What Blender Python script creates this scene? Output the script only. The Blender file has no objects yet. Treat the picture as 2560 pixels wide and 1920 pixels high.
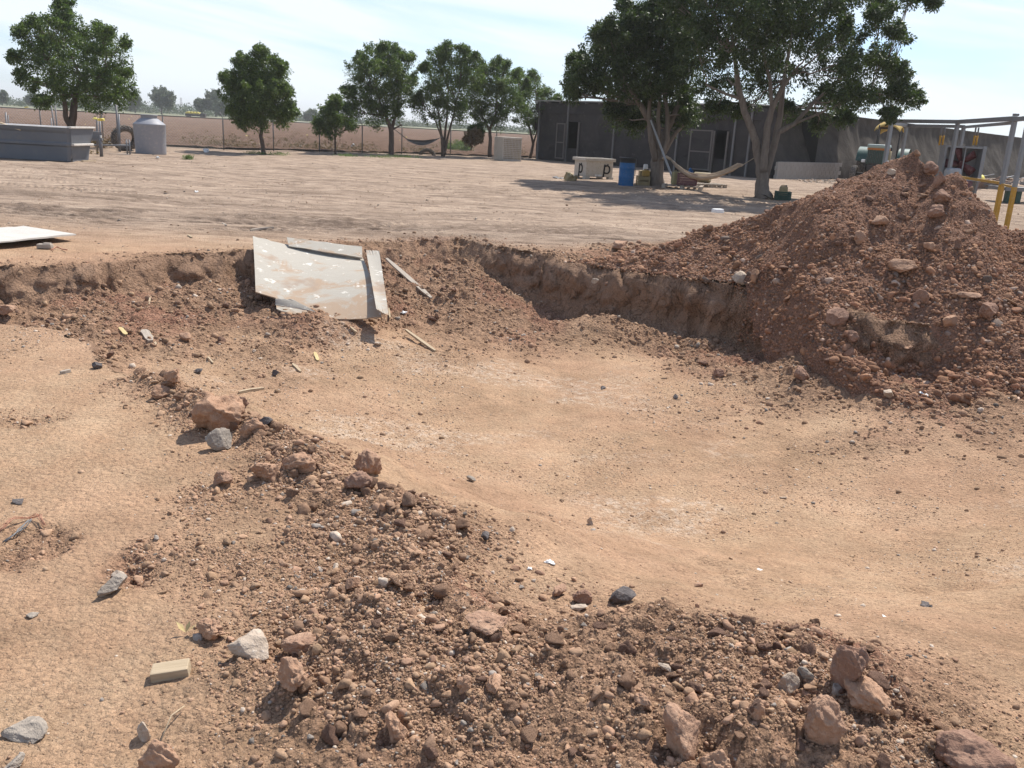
import bpy, bmesh, math, random
import numpy as np
from mathutils import Vector, Matrix, Euler
R_ = math.radians
PI = math.pi
random.seed(7)
rng = np.random.default_rng(11)
scene = bpy.context.scene
COL = scene.collection

# ------------------------------------------------------------------ camera
FPX, PITCH, ROLL, CAMH = 2200.0, R_(16.2), R_(3.0), 1.7
cam_d = bpy.data.cameras.new('camera')
cam = bpy.data.objects.new('camera', cam_d)
COL.objects.link(cam)
cam_d.sensor_width = 36.0
cam_d.lens = FPX / 2560.0 * 36.0
cam_d.clip_start = 0.05
cam_d.clip_end = 9000.0
CM = Matrix.Rotation(PI / 2 - PITCH, 3, 'X') @ Matrix.Rotation(ROLL, 3, 'Z')
cam.matrix_world = Matrix.Translation((0, 0, CAMH)) @ CM.to_4x4()
scene.camera = cam
scene.render.resolution_x = 1024
scene.render.resolution_y = 768

# ------------------------------------------------------------------ light, sky, exposure
SUN_EL, SUN_AZ = R_(54), R_(34)        # azimuth from +Y towards +X
sd = bpy.data.lights.new('sun', 'SUN')
sd.energy = 5.0
sd.angle = R_(0.55)
sd.color = (1.0, 0.955, 0.89)
sun = bpy.data.objects.new('sun', sd)
COL.objects.link(sun)
sdir = Vector((math.sin(SUN_AZ) * math.cos(SUN_EL), math.cos(SUN_AZ) * math.cos(SUN_EL), math.sin(SUN_EL)))
sun.rotation_euler = sdir.to_track_quat('Z', 'Y').to_euler()
sun.location = (20, 30, 60)

world = bpy.data.worlds.new('World')
scene.world = world
world.use_nodes = True
nt = world.node_tree
for n in list(nt.nodes):
    nt.nodes.remove(n)
def N(t, kind, **kw):
    n = t.nodes.new(kind)
    for k, v in kw.items():
        setattr(n, k, v)
    return n
wo = N(nt, 'ShaderNodeOutputWorld')
bg = N(nt, 'ShaderNodeBackground')
bg.inputs['Strength'].default_value = 0.10
sky = N(nt, 'ShaderNodeTexSky', sky_type='NISHITA', sun_disc=False)
sky.sun_elevation = SUN_EL
sky.sun_rotation = SUN_AZ
sky.air_density = 1.0
sky.dust_density = 0.5
sky.ozone_density = 2.0
geo = N(nt, 'ShaderNodeTexCoord')
sep = N(nt, 'ShaderNodeSeparateXYZ')
nt.links.new(geo.outputs['Generated'], sep.inputs[0])
# thin cirrus: long streaks that sink slightly towards the right
st1 = N(nt, 'ShaderNodeMath', operation='MULTIPLY_ADD'); st1.inputs[1].default_value = 9.0
st2 = N(nt, 'ShaderNodeMath', operation='MULTIPLY'); st2.inputs[1].default_value = 1.7
nt.links.new(sep.outputs['X'], st2.inputs[0]); nt.links.new(sep.outputs['Z'], st1.inputs[0]); nt.links.new(st2.outputs[0], st1.inputs[2])
cb = N(nt, 'ShaderNodeCombineXYZ')
nt.links.new(sep.outputs['X'], cb.inputs[0]); nt.links.new(st1.outputs[0], cb.inputs[1]); nt.links.new(sep.outputs['Y'], cb.inputs[2])
ns = N(nt, 'ShaderNodeTexNoise'); ns.inputs['Scale'].default_value = 1.9; ns.inputs['Detail'].default_value = 7
ns.inputs['Distortion'].default_value = 0.35; ns.inputs['Roughness'].default_value = 0.52
nt.links.new(cb.outputs[0], ns.inputs['Vector'])
cr = N(nt, 'ShaderNodeValToRGB')
cr.color_ramp.elements[0].position = 0.40; cr.color_ramp.elements[0].color = (0.0, 0.0, 0.0, 1)
cr.color_ramp.elements[1].position = 0.57; cr.color_ramp.elements[1].color = (1, 1, 1, 1)
nt.links.new(ns.outputs['Fac'], cr.inputs[0])
fm = N(nt, 'ShaderNodeMath', operation='MULTIPLY_ADD'); fm.inputs[1].default_value = 0.62; fm.inputs[2].default_value = 0.30
nt.links.new(cr.outputs[0], fm.inputs[0])
mxc = N(nt, 'ShaderNodeMixRGB')
mxc.inputs['Color2'].default_value = (7.3, 7.9, 8.5, 1)
hz_ = N(nt, 'ShaderNodeMapRange'); hz_.inputs['From Min'].default_value = 0.15; hz_.inputs['From Max'].default_value = 0.65
hz_.inputs['To Min'].default_value = 1.0; hz_.inputs['To Max'].default_value = 0.35
nt.links.new(sep.outputs['Z'], hz_.inputs['Value'])
f2 = N(nt, 'ShaderNodeMath', operation='MULTIPLY')
nt.links.new(fm.outputs[0], f2.inputs[0]); nt.links.new(hz_.outputs[0], f2.inputs[1])
nt.links.new(f2.outputs[0], mxc.inputs['Fac'])
tn = N(nt, 'ShaderNodeMixRGB', blend_type='MULTIPLY'); tn.inputs['Fac'].default_value = 1.0; tn.inputs['Color2'].default_value = (.74, .93, 1.22, 1)
nt.links.new(sky.outputs[0], tn.inputs['Color1']); nt.links.new(tn.outputs[0], mxc.inputs['Color1'])
nt.links.new(mxc.outputs[0], bg.inputs['Color'])
nt.links.new(bg.outputs[0], wo.inputs['Surface'])

vs = scene.view_settings
vs.view_transform = 'Standard'
vs.look = 'None'
vs.exposure = 0.46
vs.gamma = 1.0
vs.use_curve_mapping = False

# ------------------------------------------------------------------ pixel helpers (photograph pixels, 2560 x 1920)
def ray(px, py):
    return CM @ Vector(((px - 1280) / FPX, (960 - py) / FPX, -1.0))
def W(px, py, z=0.0):
    r = ray(px, py)
    t = (z - CAMH) / r.z
    return Vector((r.x * t, r.y * t, z))
def D(px, py, Y):
    r = ray(px, py)
    t = Y / r.y
    return Vector((r.x * t, Y, r.z * t + CAMH))

# ------------------------------------------------------------------ noise
def _h(ix, iy, s):
    n = (ix.astype(np.int64) * 374761393 + iy.astype(np.int64) * 668265263 + s * 1442695041) & 0x7fffffff
    n = ((n ^ (n >> 13)) * 1274126177) & 0x7fffffff
    n = (n ^ (n >> 16)) & 0xffff
    return n / 65535.0
def vn(x, y, s=0):
    ix = np.floor(x); iy = np.floor(y)
    fx = x - ix; fy = y - iy
    fx = fx * fx * (3 - 2 * fx); fy = fy * fy * (3 - 2 * fy)
    a = _h(ix, iy, s); b = _h(ix + 1, iy, s); c = _h(ix, iy + 1, s); d = _h(ix + 1, iy + 1, s)
    return (a * (1 - fx) + b * fx) * (1 - fy) + (c * (1 - fx) + d * fx) * fy - 0.5
def fbm(x, y, o=4, s=0, g=0.5):
    v = 0; a = 1.0
    for k in range(o):
        v = v + a * vn(x * 2 ** k + 17.3 * k, y * 2 ** k - 9.1 * k, s + k)
        a *= g
    return v
def worley(x, y, s=0):
    ix = np.floor(x); iy = np.floor(y)
    best = np.full(np.shape(x), 9.0)
    val = np.zeros(np.shape(x))
    for a in (-1, 0, 1):
        for b in (-1, 0, 1):
            cx = ix + a; cy = iy + b
            px = cx + _h(cx, cy, s); py = cy + _h(cx, cy, s + 5)
            d = (px - x) ** 2 + (py - y) ** 2
            m = d < best
            best = np.where(m, d, best)
            val = np.where(m, _h(cx, cy, s + 9), val)
    return np.sqrt(best), val
def ss(a, b, x):
    t = np.clip((x - a) / (b - a), 0, 1)
    return t * t * (3 - 2 * t)

# ------------------------------------------------------------------ terrain
BACK = [(-12, 7.2), (-7, 8.6), (-5.5, 9.3), (-5.15, 9.45), (-4.85, 9.95), (-4.3, 10.8), (-3.62, 11.35), (-2.9, 12.0), (-2.06, 13.1), (-0.95, 13.6),
        (-0.15, 13.0), (0.3, 12.5), (0.75, 11.95), (1.36, 11.35), (2.0, 11.1), (2.7, 10.75), (3.05, 9.7), (3.4, 8.9), (4.1, 8.7), (5.0, 8.95), (6.5, 9.1), (14, 9.5)]
NEAR = [(-12, 5.9), (-5.5, 6.6), (-4.1, 6.75), (-3.5, 6.75), (-3.05, 6.2), (-2.7, 5.55), (-2.2, 5.2), (-1.4, 4.5), (-0.7, 3.85), (0.0, 3.2), (0.9, 2.75), (1.9, 2.45), (3.2, 2.5), (14, 3.2)]
def pdist(x, y, pl):
    best = np.full(np.shape(x), 1e9)
    for (x0, y0), (x1, y1) in zip(pl[:-1], pl[1:]):
        dx, dy = x1 - x0, y1 - y0
        t = np.clip(((x - x0) * dx + (y - y0) * dy) / (dx * dx + dy * dy), 0, 1)
        best = np.minimum(best, (x - x0 - t * dx) ** 2 + (y - y0 - t * dy) ** 2)
    return np.sqrt(best)
PXs = np.array([p[0] for p in BACK]); PYs = np.array([p[1] for p in BACK])
NXs = np.array([p[0] for p in NEAR]); NYs = np.array([p[1] for p in NEAR])
def pit(x, y):
    """inside mask, distance to the far rim, distance to the near lip (all warped a little)"""
    w = 0.22 * fbm(x * 1.6, y * 1.6, 3, 3) + 0.07 * fbm(x * 7, y * 7, 2, 8)
    xw = x + w; yw = y + 0.22 * fbm(x * 1.5 + 7, y * 1.5, 3, 4) + 0.06 * fbm(x * 8 + 3, y * 8, 2, 9)
    ins = (yw < np.interp(xw, PXs, PYs)) & (yw > np.interp(xw, NXs, NYs))
    return ins, pdist(xw, yw, BACK), pdist(xw, yw, NEAR), xw, yw
def ground_z(x, y, full=False):
    ins, db, dn, xw, yw = pit(x, y)
    DX = np.interp(x, [-8, -4, -1.5, 0.5, 2.6, 3.6, 9], [.50, .62, .74, .78, .76, .62, .5])
    wf = np.interp(x, [-8, -4.6, -3.4, -2.0, -0.7, 0.2, 1.0, 2.7, 4.0, 6.0], [.45, .42, .40, .22, .25, .70, .93, .9, .75, .8])
    tal = np.interp(x, [-8, -4.6, -3.0, -2.0, -0.7, 0.4, 1.0, 3.0, 6.0], [2.2, 2.5, 2.6, 2.8, 2.6, 1.4, 1.0, 1.6, 1.3])
    tal = tal * (1 + 0.5 * fbm(x * 1.3, y * 1.3, 2, 21))
    ww = np.interp(x, [-8, -3, -1, 0.3, 3, 8], [.28, .28, .3, .30, .22, .2]) * (1 + 0.5 * fbm(x * 4.0, y * 2, 2, 33))
    pb = wf * ss(0.0, 1.0, db / ww) ** 0.8 + (1 - wf) * np.clip(db / tal, 0, 1) ** 0.75
    nw = np.interp(x, [-4.5, -3.3, -2.7, -2.2, -1, 1, 3, 8], [.35, .35, .5, 1.3, 1.9, 2.2, 3.2, 3.6])
    pn = ss(0.0, 1.0, dn / nw) * 0.9 + 0.1 * np.clip(dn / 4, 0, 1)
    z = np.where(ins, -DX * np.minimum(pb, pn), 0.0)
    # bowl swells on the floor
    z = z + ins * np.minimum(pb, pn) * (0.10 * fbm(x * 0.55, y * 0.55, 2, 40)) 
    # little talus banks at the foot of the right wall and under the boards
    z = z + np.where(ins, 0.20 * np.exp(-((x - 0.95) / .55) ** 2 - ((y - 10.75) / .38) ** 2) + 0.17 * np.exp(-((x + 1.95) / .95) ** 2 - ((y - 9.75) / .42) ** 2)
                     + 0.20 * np.exp(-((x - 2.9) / .7) ** 2 - ((y - 8.75) / .6) ** 2) + 0.12 * np.exp(-((x - 4.6) / .5) ** 2 - ((y - 7.9) / .4) ** 2), 0)
    wall = np.where(ins, np.exp(-(db / (ww * 1.15)) ** 4) * ss(0.1, .5, wf), 0)
    lipw = np.where(ins, np.exp(-(dn / .4) ** 2), 0) * ss(-2.3, -2.8, x) * ss(-6, -4.0, x)
    # rubble ridge along the near lip and the heap at the bottom of the picture
    ridge = np.exp(-(pdist(xw, yw, [(-2.35, 5.35), (-1.9, 4.95), (-1.35, 4.45), (-0.8, 3.85), (-0.35, 3.35)]) / np.interp(y, [3.3, 4.2, 5.4], [.34, .23, .14])) ** 2)
    heap = np.exp(-(((xw - 0.10) / .85) ** 2 + ((yw - 2.25) / .62) ** 2) ** 1.5)
    heap2 = np.exp(-(((xw - 0.95) / .55) ** 2 + ((yw - 2.28) / .42) ** 2) ** 1.6)
    heap3 = np.exp(-(((xw + 0.42) / .46) ** 2 + ((yw - 2.7) / .5) ** 2) ** 1.5)
    heap4 = np.exp(-(((xw + 1.02) / .34) ** 2 + ((yw - 3.35) / .5) ** 2) ** 1.5) * (0.25 + .6 * fbm(x * 3, y * 3, 2, 44)) + .8 * np.exp(-(((xw + 1.38) / .13) ** 2 + ((yw - 3.02) / .16) ** 2) ** 1.5)
    z = z - .15 * np.exp(-((x - .78) / .16) ** 2 - ((y - 1.84) / .055) ** 2)
    z = z + 0.07 * ridge + 0.13 * heap + 0.12 * heap2 + 0.07 * heap3
    zone_r = np.clip(ridge + heap * 1.3 + heap2 * 1.3 + heap3 + heap4, 0, 1)
    patch = ss(.20, .38, fbm(x * 1.5 + 3, y * 1.9, 4, 45)) * (~ins) * ss(4.9, 4.2, y) * ss(.6, -.2, x) * .6
    zone_r = np.maximum(zone_r, patch)
    # rim crumble: loose earth a little back from the far rim
    rimout = np.where(~ins, np.exp(-(db / .35) ** 2), 0)
    talus = np.where(ins, ss(1.35, .45, db / np.maximum(tal, .2)) * ss(.12, .35, db), 0)
    lip_in = np.where(ins, np.exp(-((db - 0.1) / .35) ** 2), 0)
    loose = np.clip(zone_r + talus + 0.45 * rimout + 0.6 * lip_in * (1 - wall), 0, 1)
    # gentle bumps, vehicle tracks running across the yard
    z = z + 0.035 * fbm(x * .5, y * .5, 3, 50) * ss(1, 3, y) + 0.008 * fbm(x * 3.1, y * 3.1, 3, 52)
    yard = ss(10.5, 14.5, y) * (~ins)
    tr = fbm((x + 0.25 * y) * .22, (y - 0.06 * x) * 1.9, 4, 60)
    churn = np.exp(-(((y - 15.2 - 0.10 * x) / 1.2) ** 2)) * ss(3.5, 0.5, x) + 0.8 * np.exp(-(((y - 17.8 - 0.1 * x) / .5) ** 2)) * ss(-1, -4, x)
    churn = churn * ss(-.25, .15, fbm(x * .7, y * .9, 3, 62) + .1)
    z = z + yard * (0.095 * tr + 0.05 * np.abs(fbm(x * .6, y * 5, 3, 64))) * ss(60, 30, y)
    for (ax_, ay_, dx_, dy_) in ((-6.0, 14.0, .93, .36), (-4.3, 13.6, .93, .36), (2.0, 16.5, .98, -.18), (2.3, 18.2, .98, -.18), (-9, 22, .9, .42), (-7.3, 21.6, .9, .42), (0, 24, .97, .22), (0.4, 25.7, .97, .22)):
        u_ = (x - ax_) * dx_ + (y - ay_) * dy_; v_ = -(x - ax_) * dy_ + (y - ay_) * dx_ + .35 * fbm(u_ * .25, u_ * 0 + ax_, 2, 67)
        tm = np.exp(-(v_ / .17) ** 4) * yard * ss(-.3, .1, fbm(u_ * .4, v_, 2, 68))
        z = z + tm * (-.022 + .014 * np.sin((u_ + np.abs(v_) * .8) * 2 * PI / .16))
    z = z + churn * 0.05 * fbm(x * 5, y * 9, 2, 66)
    # fine relief
    w1, v1 = worley(x * 9, y * 9, 70)
    w2, v2 = worley(x * 26, y * 26, 75)
    z = z + loose * (0.045 * (0.55 - w1) * (.4 + v1) + 0.014 * (0.5 - w2)) * np.where(y < 6, .8, 1.2)
    z = z + (1 - loose) * 0.004 * (0.5 - w2) * (v2 > .6) * ss(12, 8, y)
    z = z + loose * (0.09 * fbm(x * 2.7, y * 2.7, 3, 77) + .045 * fbm(x * 7.5, y * 7.5, 3, 78))
    w3, v3 = worley(x * 44, y * 44, 85)
    z = z + loose * (0.010 * (0.5 - w3) * (.3 + v3) + .016 * (.5 - w2) * (v2 > .5)) * ss(9, 5, y)
    z = z + ins * (1 - loose) * (.010 * fbm(x * 2.2 + y, y * 5.5 - x * 2, 3, 86) + .004 * fbm(x * 14, y * 14, 2, 87))
    arc = np.sqrt((x + 4.2) ** 2 + (y - 14.0) ** 2); arc2 = np.sqrt((x + 9) ** 2 + (y + 3) ** 2)
    z = z + ins * (1 - loose) * .0022 * (np.sin(arc * 2 * PI / .11 + 3 * fbm(x, y, 2, 92)) * ss(.0, .25, fbm(x * .6 + 4, y * .6, 2, 88)) + np.sin(arc2 * 2 * PI / .13 + 4 * fbm(x * .8, y * .8, 2, 93)) * ss(.05, .25, fbm(x * .5, y * .5 + 9, 2, 89)))
    w4, v4 = worley(x * 60, y * 60, 91)
    z = z + (1 - loose) * .0035 * (.5 - w4) * (v4 > .45) * ss(5.5, 4.0, y)
    # small gullies and facets in the cut wall
    z = z + wall * 0.05 * fbm(x * 6, y * 3, 3, 79)
    if not full:
        return z
    salt = np.where(ins, ss(.12, .42, fbm(x * 1.1, y * 1.6, 4, 90) + .12 * np.exp(-((x - 1.2) / 1.4) ** 2 - ((y - 6.9) / 1.2) ** 2) * 2.2) * ss(1.4, 2.6, db) * ss(.8, 1.6, dn), 0)
    return z, loose, yard, np.clip(wall + lipw, 0, 1), salt, churn, ins
# the mound
MC = D(2285, 385, 10.9)
MX, MY, MH = MC.x, MC.y, MC.z
def mound_h(x, y):
    """height of the heap above z = 0, negative outside"""
    wx = x + 0.16 * fbm(x * 1.7, y * 1.7, 3, 101); wy = y + 0.16 * fbm(x * 1.7 + 9, y * 1.7, 3, 102)
    def cone(cx, cy, h, al, ar, af, ab, p=1.0, rnd=0.06):
        dx = wx - cx; dy = wy - cy
        a = np.where(dx < 0, al, ar); b = np.where(dy < 0, af, ab)
        r = np.sqrt((dx / a) ** 2 + (dy / b) ** 2 + rnd ** 2) - rnd
        return h * (1 - r ** p * 1.0)
    h = cone(MX, MY, MH - .02, 3.45, 1.35, 2.05, 3.2, .78)
    h = np.maximum(h, cone(MX + .30, MY - .45, MH - .20, 1.7, 1.0, 1.85, 1.4, .95, .03))
    h = np.maximum(h, cone(MX + 1.05, MY - .25, MH - .80, 2.0, 3.2, 1.5, 2.4, .9))
    h = np.maximum(h, cone(MX + .9, MY - 1.5, 0.55, 1.5, 3.2, 1.0, 1.6, 1.0))
    h = np.maximum(h, cone(MX - 1.7, MY - .2, 0.58, 2.5, 1.8, 1.5, 1.9, .9))
    return h
def mound_z(x, y):
    """surface of the heap (absolute) and its thickness over the ground"""
    g = ground_z(x, y)
    m = mound_h(x, y)
    # where the heap spills over the cut it falls off quickly
    w1, v1 = worley(x * 6, y * 6, 110)
    w2, v2 = worley(x * 15, y * 15, 115)
    gul = fbm((x - MX) * 1.2 + 3, (y - MY) * 1.2, 3, 118)
    m = m + 0.07 * fbm(x * 3.3, y * 3.3, 3, 120) + .10 * gul + 0.05 * (0.5 - w1) * (.3 + v1) + 0.02 * (0.5 - w2)
    ins, db, dn, xw, yw = pit(x, y)
    A = np.interp(x, [2.1, 2.7, 3.15, 3.6, 4.2], [.0, .03, .28, .75, 1.6])
    lim = g * 0 + A - .01 + .60 * db * (1 + .4 * fbm(x * 2.2, y * 2.2, 2, 125))
    m = np.where((~ins) & (y < np.interp(x, PXs, PYs) + 3), np.minimum(m, lim), m)
    m = np.where(ins, np.minimum(m, A - db * np.interp(x, [2.3, 2.75, 3.2, 4.5], [12, 1.8, 1.05, .85])), m)
    # hollow under the crust at the foot of the heap
    m = m - .20 * np.exp(-(((x - 4.0) / .42) ** 2 + ((y - 8.35) / .30) ** 2) ** 1.5)
    return m, g
def total_z(x, y):
    m, g = mound_z(x, y)
    return np.maximum(m, g)
def ground_at(px, py, near=1.2, far=70.0):
    """first hit of a photo pixel's ray with ground or heap"""
    r = ray(px, py)
    ys = np.geomspace(near, far, 2600)
    t = ys / r.y
    xs = r.x * t; zs = CAMH + r.z * t
    hz = total_z(xs, ys)
    k = np.argmax(zs <= hz)
    return Vector((xs[k], ys[k], hz[k]))

# ------------------------------------------------------------------ mesh helpers
def link(o, parent=None):
    COL.objects.link(o)
    if parent is not None:
        o.parent = parent
    return o
def tag(o, label=None, cat=None, group=None, kind=None):
    if label: o['label'] = label
    if cat: o['category'] = cat
    if group: o['group'] = group
    if kind: o['kind'] = kind
    return o
def npmesh(name, V, F, mat=None, smooth=False, parent=None, colattr=None, nf=None):
    """V (n,3), F (m,k) arrays -> object"""
    me = bpy.data.meshes.new(name)
    V = np.asarray(V, dtype=np.float32); F = np.asarray(F, dtype=np.int32)
    me.vertices.add(len(V)); me.vertices.foreach_set('co', V.ravel())
    k = F.shape[1]
    me.loops.add(F.size); me.loops.foreach_set('vertex_index', F.ravel())
    me.polygons.add(len(F))
    me.polygons.foreach_set('loop_start', np.arange(0, F.size, k, dtype=np.int32))
    me.polygons.foreach_set('loop_total', np.full(len(F), k, dtype=np.int32))
    if smooth:
        me.polygons.foreach_set('use_smooth', np.ones(len(F), dtype=bool))
    if colattr is not None:
        for an, arr in colattr.items():
            a = me.color_attributes.new(an, 'FLOAT_COLOR', 'POINT')
            a.data.foreach_set('color', np.asarray(arr, dtype=np.float32).ravel())
    me.update(calc_edges=True)
    if mat: me.materials.append(mat)
    return link(bpy.data.objects.new(name, me), parent)

class MB:
    """collects simple solids into one mesh"""
    def __init__(s): s.v = []; s.f = []; s.sm = []
    def add(s, vs_, fs, smooth=False):
        b = len(s.v); s.v += [tuple(v) for v in vs_]
        s.f += [tuple(i + b for i in f) for f in fs]; s.sm += [smooth] * len(fs)
        return s
    def box(s, c, d, rot=None, taper=1.0, bev=0.0):
        hx, hy, hz = d[0] / 2, d[1] / 2, d[2] / 2
        M = rot.to_matrix() if isinstance(rot, Euler) else (rot if rot is not None else Matrix.Identity(3))
        c = Vector(c)
        if bev <= 0:
            P = []
            for z, t in ((-hz, 1.0), (hz, taper)):
                for x, y in ((-hx, -hy), (hx, -hy), (hx, hy), (-hx, hy)):
                    P.append(c + M @ Vector((x * t, y * t, z)))
            F = [(3, 2, 1, 0), (4, 5, 6, 7), (0, 1, 5, 4), (1, 2, 6, 5), (2, 3, 7, 6), (3, 0, 4, 7)]
            return s.add(P, F)
        b = min(bev, hx * .9, hy * .9, hz * .9)
        bm = bmesh.new()
        bmesh.ops.create_cube(bm, size=1.0)
        for v in bm.verts:
            t = taper if v.co.z > 0 else 1.0
            v.co = Vector((v.co.x * d[0] * t, v.co.y * d[1] * t, v.co.z * d[2]))
        bmesh.ops.bevel(bm, geom=list(bm.edges), offset=b, segments=2, affect='EDGES', profile=0.6)
        bm.verts.index_update()
        P = [c + M @ v.co for v in bm.verts]; F = [[v.index for v in f.verts] for f in bm.faces]
        bm.free()
        return s.add(P, F)
    def tube(s, p0, p1, r0, r1=None, n=8, cap=True, smooth=True):
        return s.path([p0, p1], [r0, r0 if r1 is None else r1], n, cap, smooth)
    def path(s, pts, rad, n=8, cap=True, smooth=True, flat=None):
        pts = [Vector(p) for p in pts]
        if not hasattr(rad, '__len__'): rad = [rad] * len(pts)
        rings = []
        up = None
        for i, p in enumerate(pts):
            t = (pts[min(i + 1, len(pts) - 1)] - pts[max(i - 1, 0)]).normalized()
            if up is None:
                up = Vector((0, 0, 1)) if abs(t.z) < .9 else Vector((1, 0, 0))
            a = t.cross(up).normalized(); b = a.cross(t).normalized(); up = b
            rings.append([p + (a * math.cos(2 * PI * k / n) * (flat if flat else 1) + b * math.sin(2 * PI * k / n)) * rad[i] for k in range(n)])
        base = len(s.v)
        for r in rings: s.v += [tuple(v) for v in r]
        for i in range(len(pts) - 1):
            for k in range(n):
                a = base + i * n + k; b = base + i * n + (k + 1) % n
                s.f.append((a, b, b + n, a + n)); s.sm.append(smooth)
        if cap:
            s.f.append(tuple(base + k for k in range(n))[::-1]); s.sm.append(False)
            e = base + (len(pts) - 1) * n
            s.f.append(tuple(e + k for k in range(n))); s.sm.append(False)
        return s
    def lathe(s, prof, c=(0, 0, 0), n=32, smooth=True, axis=None):
        c = Vector(c); base = len(s.v)
        M = axis if axis is not None else Matrix.Identity(3)
        for r, z in prof:
            for k in range(n):
                a = 2 * PI * k / n
                s.v.append(tuple(c + M @ Vector((r * math.cos(a), r * math.sin(a), z))))
        for i in range(len(prof) - 1):
            for k in range(n):
                a = base + i * n + k; b = base + i * n + (k + 1) % n
                s.f.append((a, b, b + n, a + n)); s.sm.append(smooth)
        return s
    def build(s, name, mat, parent=None, bevel=0):
        me = bpy.data.meshes.new(name)
        me.from_pydata(s.v, [], s.f)
        me.polygons.foreach_set('use_smooth', s.sm)
        me.update()
        if mat: me.materials.append(mat)
        return link(bpy.data.objects.new(name, me), parent)
def empty(name, loc, rz=0, rx=0, ry=0):
    o = bpy.data.objects.new(name, None)
    o.empty_display_size = .2
    o.location = loc; o.rotation_euler = (rx, ry, rz)
    return link(o)

# ------------------------------------------------------------------ materials
def newmat(name):
    m = bpy.data.materials.new(name); m.use_nodes = True
    t = m.node_tree
    b = t.nodes['Principled BSDF']
    return m, t, b
def L(t, a, b): t.links.new(a, b)
def mix(t, fac, c1, c2, blend='MIX'):
    n = N(t, 'ShaderNodeMixRGB', blend_type=blend)
    for sock, v in (('Fac', fac), ('Color1', c1), ('Color2', c2)):
        if isinstance(v, (int, float)): n.inputs[sock].default_value = v
        elif isinstance(v, tuple): n.inputs[sock].default_value = v if len(v) == 4 else v + (1,)
        else: L(t, v, n.inputs[sock])
    return n.outputs[0]
def noise(t, scale, detail=4, rough=.55, vec=None, dist=0):
    n = N(t, 'ShaderNodeTexNoise'); n.inputs['Scale'].default_value = scale
    n.inputs['Detail'].default_value = detail; n.inputs['Roughness'].default_value = rough
    n.inputs['Distortion'].default_value = dist
    if vec is not None: L(t, vec, n.inputs['Vector'])
    return n.outputs['Fac']
def ramp(t, inp, a, b, ca=(0, 0, 0), cb_=(1, 1, 1)):
    r = N(t, 'ShaderNodeValToRGB')
    r.color_ramp.elements[0].position = a; r.color_ramp.elements[0].color = ca + (1,)
    r.color_ramp.elements[1].position = b; r.color_ramp.elements[1].color = cb_ + (1,)
    L(t, inp, r.inputs[0]); return r.outputs[0]
def objvec(t, scale=None):
    c = N(t, 'ShaderNodeTexCoord')
    if scale is None: return c.outputs['Object']
    m = N(t, 'ShaderNodeMapping'); m.inputs['Scale'].default_value = scale
    L(t, c.outputs['Object'], m.inputs[0]); return m.outputs[0]
def worldvec(t, scale=None):
    c = N(t, 'ShaderNodeNewGeometry')
    if scale is None: return c.outputs['Position']
    m = N(t, 'ShaderNodeMapping'); m.inputs['Scale'].default_value = scale
    L(t, c.outputs['Position'], m.inputs[0]); return m.outputs[0]
def bump(t, b, height, strength=.5, dist=.01, prev=None):
    n = N(t, 'ShaderNodeBump'); n.inputs['Strength'].default_value = strength; n.inputs['Distance'].default_value = dist
    L(t, height, n.inputs['Height'])
    if prev is not None: L(t, prev, n.inputs['Normal'])
    if b is not None: L(t, n.outputs[0], b.inputs['Normal'])
    return n.outputs[0]
def paint(name, col, rough=.6, metal=0, dirt=(.32, .24, .18), dirt_amt=.35, scale=3.0, bumpy=.15, vary=.25):
    """a worn surface: base colour with uneven tone, dust patches and light relief"""
    m, t, b = newmat(name)
    v = objvec(t)
    n1 = noise(t, scale, 5, .6, v); n2 = noise(t, scale * 6, 4, .6, v)
    dark = tuple(c * (1 - vary) for c in col)
    c = mix(t, n1, dark, tuple(min(1, x * (1 + vary * .7)) for x in col))
    f = ramp(t, n2, .62 - .35 * dirt_amt, .80 - .2 * dirt_amt)
    sc = N(t, 'ShaderNodeMath', operation='MULTIPLY'); L(t, f, sc.inputs[0]); sc.inputs[1].default_value = min(1, dirt_amt * 1.5)
    c = mix(t, sc.outputs[0], c, dirt)
    L(t, c, b.inputs['Base Color'])
    b.inputs['Roughness'].default_value = rough; b.inputs['Metallic'].default_value = metal
    b.inputs['Specular IOR Level'].default_value = .3
    bump(t, b, n2, bumpy, .01)
    return m

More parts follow.
